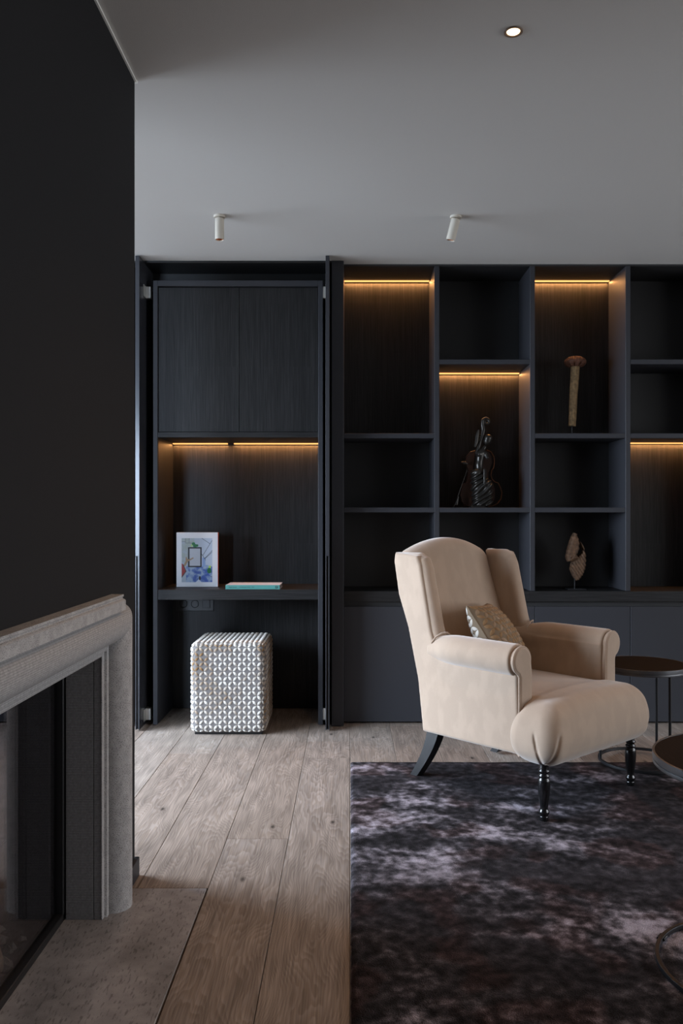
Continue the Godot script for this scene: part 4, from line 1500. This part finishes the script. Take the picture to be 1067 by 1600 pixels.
	g.tri(Vector3(x0, y0, zz), Vector3(x1, y1, zz), Vector3(x0, y1, zz), Vector3.BACK, Vector3.BACK, Vector3.BACK, Vector2(0, 1), Vector2(1, 0), Vector2(0, 0))
	part("cover_picture", g, pic, bk, "abstract painted picture with a dark outlined pale rectangle")
	# flat book
	var teal := mat(Color(0.27, 0.52, 0.50), 0.55)
	var rose := mat(Color(0.86, 0.86, 0.92), 0.5)
	base = Vector3(-0.543, 0.7554, -4.673)
	bk = thing("flat_book", "flat book with a teal spine and pale cover lying on the desk", "book", base)
	W = 0.304
	var D := 0.186
	T = 0.024
	g = G.new()
	g.box(Vector3(-W / 2, T - 0.0025, -D / 2), Vector3(W / 2, T, D / 2 - 0.001), 0.0006)
	g.box(Vector3(-W / 2, 0, -D / 2), Vector3(W / 2, 0.0025, D / 2 - 0.001), 0.0006)
	part("cover", g, rose, bk)
	g = G.new()
	g.box(Vector3(-W / 2 + 0.003, 0.0025, -D / 2 + 0.003), Vector3(W / 2 - 0.003, T - 0.0025, D / 2 - 0.003), 0.0)
	part("pages", g, paper, bk)
	g = G.new()
	g.box(Vector3(-W / 2, 0, D / 2 - 0.003), Vector3(W / 2, T, D / 2), 0.0008)
	spine = part("spine", g, teal, bk, "teal spine with small dark lettering")
	var font := SystemFont.new()
	font.font_names = PackedStringArray(["Droid Sans"])
	var ink := mat(Color(0.09, 0.20, 0.20), 0.7)
	for q in [["Roger Raveel", -W / 2 + 0.018], ["Schilderijen 1934 – 1967", -W / 2 + 0.078]]:
		var tm := TextMesh.new()
		tm.text = q[0]
		tm.font = font
		tm.font_size = 32
		tm.pixel_size = 0.00024
		tm.depth = 0.0004
		tm.horizontal_alignment = HORIZONTAL_ALIGNMENT_LEFT
		var mi := MeshInstance3D.new()
		mi.name = "lettering"
		mi.mesh = tm
		mi.material_override = ink
		mi.position = Vector3(q[1], T * 0.5, D / 2 + 0.0003)
		spine.add_child(mi, true)
	g = G.new()
	g.box(Vector3(W / 2 - 0.026, 0.0055, D / 2 - 0.0005), Vector3(W / 2 - 0.0125, 0.0185, D / 2 + 0.0005), 0.0)
	part("emblem", g, ink, spine, "small dark square mark")
	g = G.new()
	g.box(Vector3(W / 2 - 0.0225, 0.0085, D / 2), Vector3(W / 2 - 0.0195, 0.0155, D / 2 + 0.0008), 0.0)
	g.box(Vector3(W / 2 - 0.0180, 0.0120, D / 2), Vector3(W / 2 - 0.0155, 0.0155, D / 2 + 0.0008), 0.0)
	part("emblem", g, teal, spine)

# ---------------------------------------------------------------- sculptures
func build_sculptures() -> void:
	build_flower_post()
	build_relic()
	build_cello_figure()

func build_flower_post() -> void:
	var z := 4.74
	var base := Vector3(X(893.5, z), 1.6297, -z)
	var t := thing("carved_post", "carved wooden flower head on a pale round shaft in the lit niche", "sculpture", base)
	var k := z / F
	var g := G.new()
	g.box(Vector3(-0.035, 0, -0.035), Vector3(0.035, 0.005, 0.035), 0.001)
	part("base", g, M.black_metal, t)
	g = G.new()
	g.tube(PackedVector3Array([Vector3(0, 0.004, 0), Vector3(0, 0.075, 0)]), 0.003, 8)
	part("rod", g, M.black_metal, t)
	var y0 := Y(666, z) - base.y
	var y1 := Y(572, z) - base.y
	var top := Vector3(X(898.5, z) - base.x, y1, 0)
	g = G.new()
	var path := PackedVector3Array()
	var rad := []
	for i in 15:
		var s := i / 14.0
		path.append(Vector3(0, y0, 0).lerp(top, s) + Vector3(sin(s * 9) * 0.0008, 0, 0))
		rad.append(lerpf(5.6, 6.8, s) * k + rng.randf_range(-0.0006, 0.0006))
	g.tube(path, rad, 20)
	part("shaft", g, M.pale_wood, t)
	# flower: lobed dome with cut facets
	var hd := func(p: Vector3) -> float:
		var q := p - (top + Vector3(0, 0.026, 0))
		var a := atan2(q.z, q.x)
		var rr := Vector2(q.x, q.z).length()
		var lob := 0.5 + 0.5 * cos(a * 10.0)
		var ry := 0.036
		var rx := 0.062 + 0.003 * lob
		var e := Vector2(rr / rx, (q.y + 0.004) / ry).length() - 1.0
		var d := e * 0.03
		var tri := absf(fposmod(a * 10.0 / TAU, 1.0) - 0.5) * 2.0
		if rr > 0.02: d += 0.010 * smoothstep(0.45, 0.9, tri) * smoothstep(0.0, -0.018, q.y + 0.004) * smoothstep(0.02, 0.045, rr)
		d += 0.004 * smoothstep(0.55, 1.0, tri) * smoothstep(0.0, 0.02, q.y)
		return maxf(d, -(q.y + 0.030))
	g = G.new()
	nets(g, top + Vector3(-0.075, -0.015, -0.075), top + Vector3(0.075, 0.07, 0.075), 0.0032, hd)
	part("flower_head", g, M.red_wood, t, "reddish brown carved flower head")

func build_relic() -> void:
	var z := 4.70
	var base := Vector3(X(899, z), 0.7442, -z)
	var k := z / F
	var t := thing("carved_fragment", "weathered carved wood fragment on a thin rod stand in the low niche", "sculpture", base)
	var g := G.new()
	g.box(Vector3(-0.052, 0, -0.04), Vector3(0.052, 0.006, 0.04), 0.001)
	part("base", g, M.black_metal, t)
	g = G.new()
	g.tube(PackedVector3Array([Vector3(-0.005, 0.005, 0), Vector3(-0.005, 0.075, 0)]), 0.0028, 8)
	part("rod", g, M.black_metal, t)
	var P := func(u: float, v: float) -> Vector2: return Vector2((u - 897.0) * k, Y(v, z) - base.y)
	var body := PackedVector2Array()
	for q in [[898, 908], [892, 899], [888, 889], [890, 880], [896, 870], [905, 866], [908, 860], [905, 853], [901, 845], [904, 846], [909, 853], [912, 864], [913, 874], [912, 888], [908, 898], [902, 906]]:
		body.append(P.call(q[0], q[1]))
	var head := PackedVector2Array()
	for q in [[884, 878], [881, 870], [883, 860], [886, 850], [890, 838], [894, 832], [898, 834], [900, 841], [902, 847], [901, 860], [897, 867], [900, 872], [894, 876]]:
		head.append(P.call(q[0], q[1]))
	var f := func(p: Vector3) -> float:
		var q := Vector2(p.x, p.y)
		var a := extr(sd_poly(q, body), p.z, 0.028, 0.016)
		var b := extr(sd_poly(q, head), p.z - 0.008, 0.030, 0.018)
		var d := minf(a, b)
		# leaf grooves on the lower lobe, scrolls and bands on the upper one
		if p.z > 0.0:
			if b > 0.004:
				var s := (p.x * 0.80 + p.y * 0.45) * 420.0
				d += 0.0050 * pow(0.5 + 0.5 * sin(s + p.y * 30.0), 2.0)
			else:
				d += 0.0040 * (0.5 + 0.5 * sin(p.y * 230.0 + p.x * 60.0))
				for c in [[889.0, 871.0], [895.0, 869.0]]:
					var r: float = (q - P.call(c[0], c[1])).length()
					d -= 0.006 * exp(-pow((r - 0.009) / 0.003, 2.0))
		return d * 0.7
	g = G.new()
	nets(g, Vector3(-0.075, 0.045, -0.045), Vector3(0.075, 0.35, 0.055), 0.0032, f)
	part("carving", g, M.old_wood, t)

func build_cello_figure() -> void:
	var z := 4.73
	var base := Vector3(X(748, z), 1.2133, -z)
	var k := z / F
	var t := thing("bronze_sculpture", "dark bronze draped figure merged with a cello in the lit niche", "sculpture", base)
	var P := func(x: float, y: float) -> Vector2:   # pixel of the enlarged study (978 wide over 110 px) to metres
		return Vector2((690.0 + x * 110.0 / 978.0 - 748.0) * k, (792.0 - (630.0 + y * 180.0 / 1600.0)) * k)
	var g := G.new()
	g.box(Vector3(P.call(395, 0).x, 0, -0.05), Vector3(P.call(590, 0).x, 0.012, 0.05), 0.003)
	part("base", g, M.bronze, t)
	# cello body halves
	var left := PackedVector2Array()
	for q in [[470, 640], [400, 660], [350, 720], [335, 790], [345, 860], [370, 930], [365, 1010], [345, 1090], [300, 1105], [270, 1180], [255, 1270], [275, 1350], [330, 1415], [430, 1420], [430, 1000]]: left.append(P.call(q[0], q[1]))
	var right := PackedVector2Array()
	for q in [[600, 640], [660, 655], [700, 720], [710, 800], [690, 880], [655, 960], [660, 1030], [720, 1090], [748, 1180], [750, 1290], [720, 1370], [660, 1410], [580, 1410], [560, 1000]]: right.append(P.call(q[0], q[1]))
	for q in [[left, 0.0, 0.03], [right, -0.012, 0.02]]:
		g = G.new()
		g.prism(Vector3(0, 0, q[1] - 0.03), Vector3.RIGHT, Vector3.UP, Vector3(0, 0, q[2]), q[0], 0.002)
		part("cello_half", g, M.cello, t, "brown half of the cello body")
	# outline strip of a further slice
	g = G.new()
	var path := PackedVector3Array()
	var pts := [[640, 630], [700, 660], [738, 730], [745, 800], [735, 880], [705, 920], [695, 985], [712, 1040], [750, 1080], [795, 1090], [830, 1160], [850, 1230], [840, 1310], [790, 1380], [720, 1415], [660, 1420]]
	var cv := Curve3D.new()
	for i in pts.size():
		var a: Vector2 = P.call(pts[maxi(i - 1, 0)][0], pts[maxi(i - 1, 0)][1])
		var b: Vector2 = P.call(pts[mini(i + 1, pts.size() - 1)][0], pts[mini(i + 1, pts.size() - 1)][1])
		var c: Vector2 = P.call(pts[i][0], pts[i][1])
		var tg := Vector3(b.x - a.x, b.y - a.y, 0) / 6.0
		cv.add_point(Vector3(c.x, c.y, -0.03), -tg, tg)
	for i in 60: path.append(cv.sample_baked(cv.get_baked_length() * i / 59.0))
	for s in 3:
		var pp := PackedVector3Array()
		for q in path: pp.append(q + Vector3(0, 0, (s - 1) * 0.004))
		g.tube(pp, 0.0022, 6)
	part("cello_edge", g, M.cello_edge, t, "thin copper coloured cello outline")
	# neck, peg box and scroll
	g = G.new()
	var nk := []
	for q in [[480, 700], [520, 560], [560, 440], [575, 360], [562, 280], [570, 225], [605, 200], [645, 215], [655, 250], [635, 280], [605, 275], [595, 250], [612, 235]]:
		var c: Vector2 = P.call(q[0], q[1])
		nk.append(Vector3(c.x, c.y, 0.01))
	var c3 := Curve3D.new()
	for i in nk.size():
		var tg: Vector3 = (nk[mini(i + 1, nk.size() - 1)] - nk[maxi(i - 1, 0)]) / 6.0
		c3.add_point(nk[i], -tg, tg)
	path = PackedVector3Array()
	var rad := []
	for i in 50:
		var s := i / 49.0
		path.append(c3.sample_baked(c3.get_baked_length() * s))
		rad.append(lerpf(0.010, 0.013, s * 2) if s < 0.5 else lerpf(0.013, 0.0045, (s - 0.5) * 2))
	g.tube(path, rad, 10)
	part("scroll_neck", g, M.bronze, t)
	g = G.new()
	path = PackedVector3Array()
	for q in [[455, 600], [475, 530], [485, 450], [505, 365]]:
		var c: Vector2 = P.call(q[0], q[1])
		path.append(Vector3(c.x, c.y, 0.02))
	g.tube(path, [0.006, 0.011, 0.011, 0.004], 8)
	for q in [[490, 435], [492, 470], [488, 520]]:
		var c: Vector2 = P.call(q[0], q[1])
		g.tube(PackedVector3Array([Vector3(c.x - 0.015, c.y, 0.02), Vector3(c.x + 0.018, c.y + 0.003, 0.02)]), 0.0028, 6)
	part("peg_box", g, M.bronze, t)
	# draped figure
	var J := func(x: float, y: float, zz: float) -> Vector3:
		var c: Vector2 = P.call(x, y)
		return Vector3(c.x, c.y, zz)
	var hip: Vector3 = J.call(525, 960, 0.02)
	var chest: Vector3 = J.call(535, 690, 0.02)
	var waist: Vector3 = J.call(510, 850, 0.02)
	var nkp: Vector3 = J.call(590, 600, 0.02)
	var hdp: Vector3 = J.call(625, 520, 0.02)
	var foot: Vector3 = J.call(530, 1410, 0.02)
	var knee: Vector3 = J.call(600, 1130, 0.04)
	var sh: Vector3 = J.call(600, 690, 0.03)
	var el: Vector3 = J.call(615, 750, 0.04)
	var fig := func(p: Vector3) -> float:
		var d := sd_seg(p, chest, waist, 0.026, 0.019)
		d = smin(d, sd_seg(p, waist, hip, 0.019, 0.032), 0.015)
		d = smin(d, sd_seg(p, chest, nkp, 0.015, 0.010), 0.012)
		d = smin(d, sd_seg(p, hdp, hdp + Vector3(0.005, 0.016, 0), 0.022, 0.024), 0.008)
		d = smin(d, sd_seg(p, chest + Vector3(-0.014, 0.0, 0.016), chest + Vector3(-0.012, -0.006, 0.020), 0.010, 0.010), 0.008)
		d = smin(d, sd_seg(p, sh, el, 0.012, 0.011), 0.008)
		# skirt with spiral folds
		var sk := sd_seg(p, hip + Vector3(-0.012, -0.01, 0), foot + Vector3(0, 0.015, 0), 0.042, 0.048)
		sk = smin(sk, sd_seg(p, knee, foot + Vector3(0.04, 0.02, 0.01), 0.036, 0.026), 0.02)
		sk += 0.0055 * sin((p.x * 0.75 - p.y) * 190.0 + sin(p.y * 60.0) * 1.2) * smoothstep(0.0, 0.02, hip.y - p.y + 0.01)
		sk = maxf(sk, -(p.y - 0.012))
		return smin(d, maxf(sk, p.y - hip.y - 0.018), 0.006) * 0.75
	g = G.new()
	nets(g, Vector3(-0.11, 0.005, -0.06), Vector3(0.10, 0.44, 0.11), 0.0042, fig)
	part("figure", g, M.bronze, t)
	g = G.new()
	var a0: Vector2 = P.call(572, 910)
	var a1: Vector2 = P.call(572, 1160)
	g.box(Vector3(a0.x - 0.007, a1.y, 0.055), Vector3(a0.x + 0.007, a0.y, 0.075), 0.002)
	part("fingerboard", g, M.bronze, t)
	# bow
	g = G.new()
	g.tube(PackedVector3Array([J.call(345, 915, 0.03), J.call(150, 1440, 0.05)]), 0.0022, 6)
	g.tube(PackedVector3Array([J.call(215, 1290, 0.047), J.call(190, 1400, 0.047)]), [0.004, 0.009], 8)
	part("bow", g, M.bronze, t)
	g = G.new()
	g.tube(PackedVector3Array([J.call(345, 840, 0.03), J.call(300, 820, 0.035), J.call(262, 812, 0.035)]), [0.006, 0.011, 0.005], 8)
	part("hand", g, M.bronze, t)
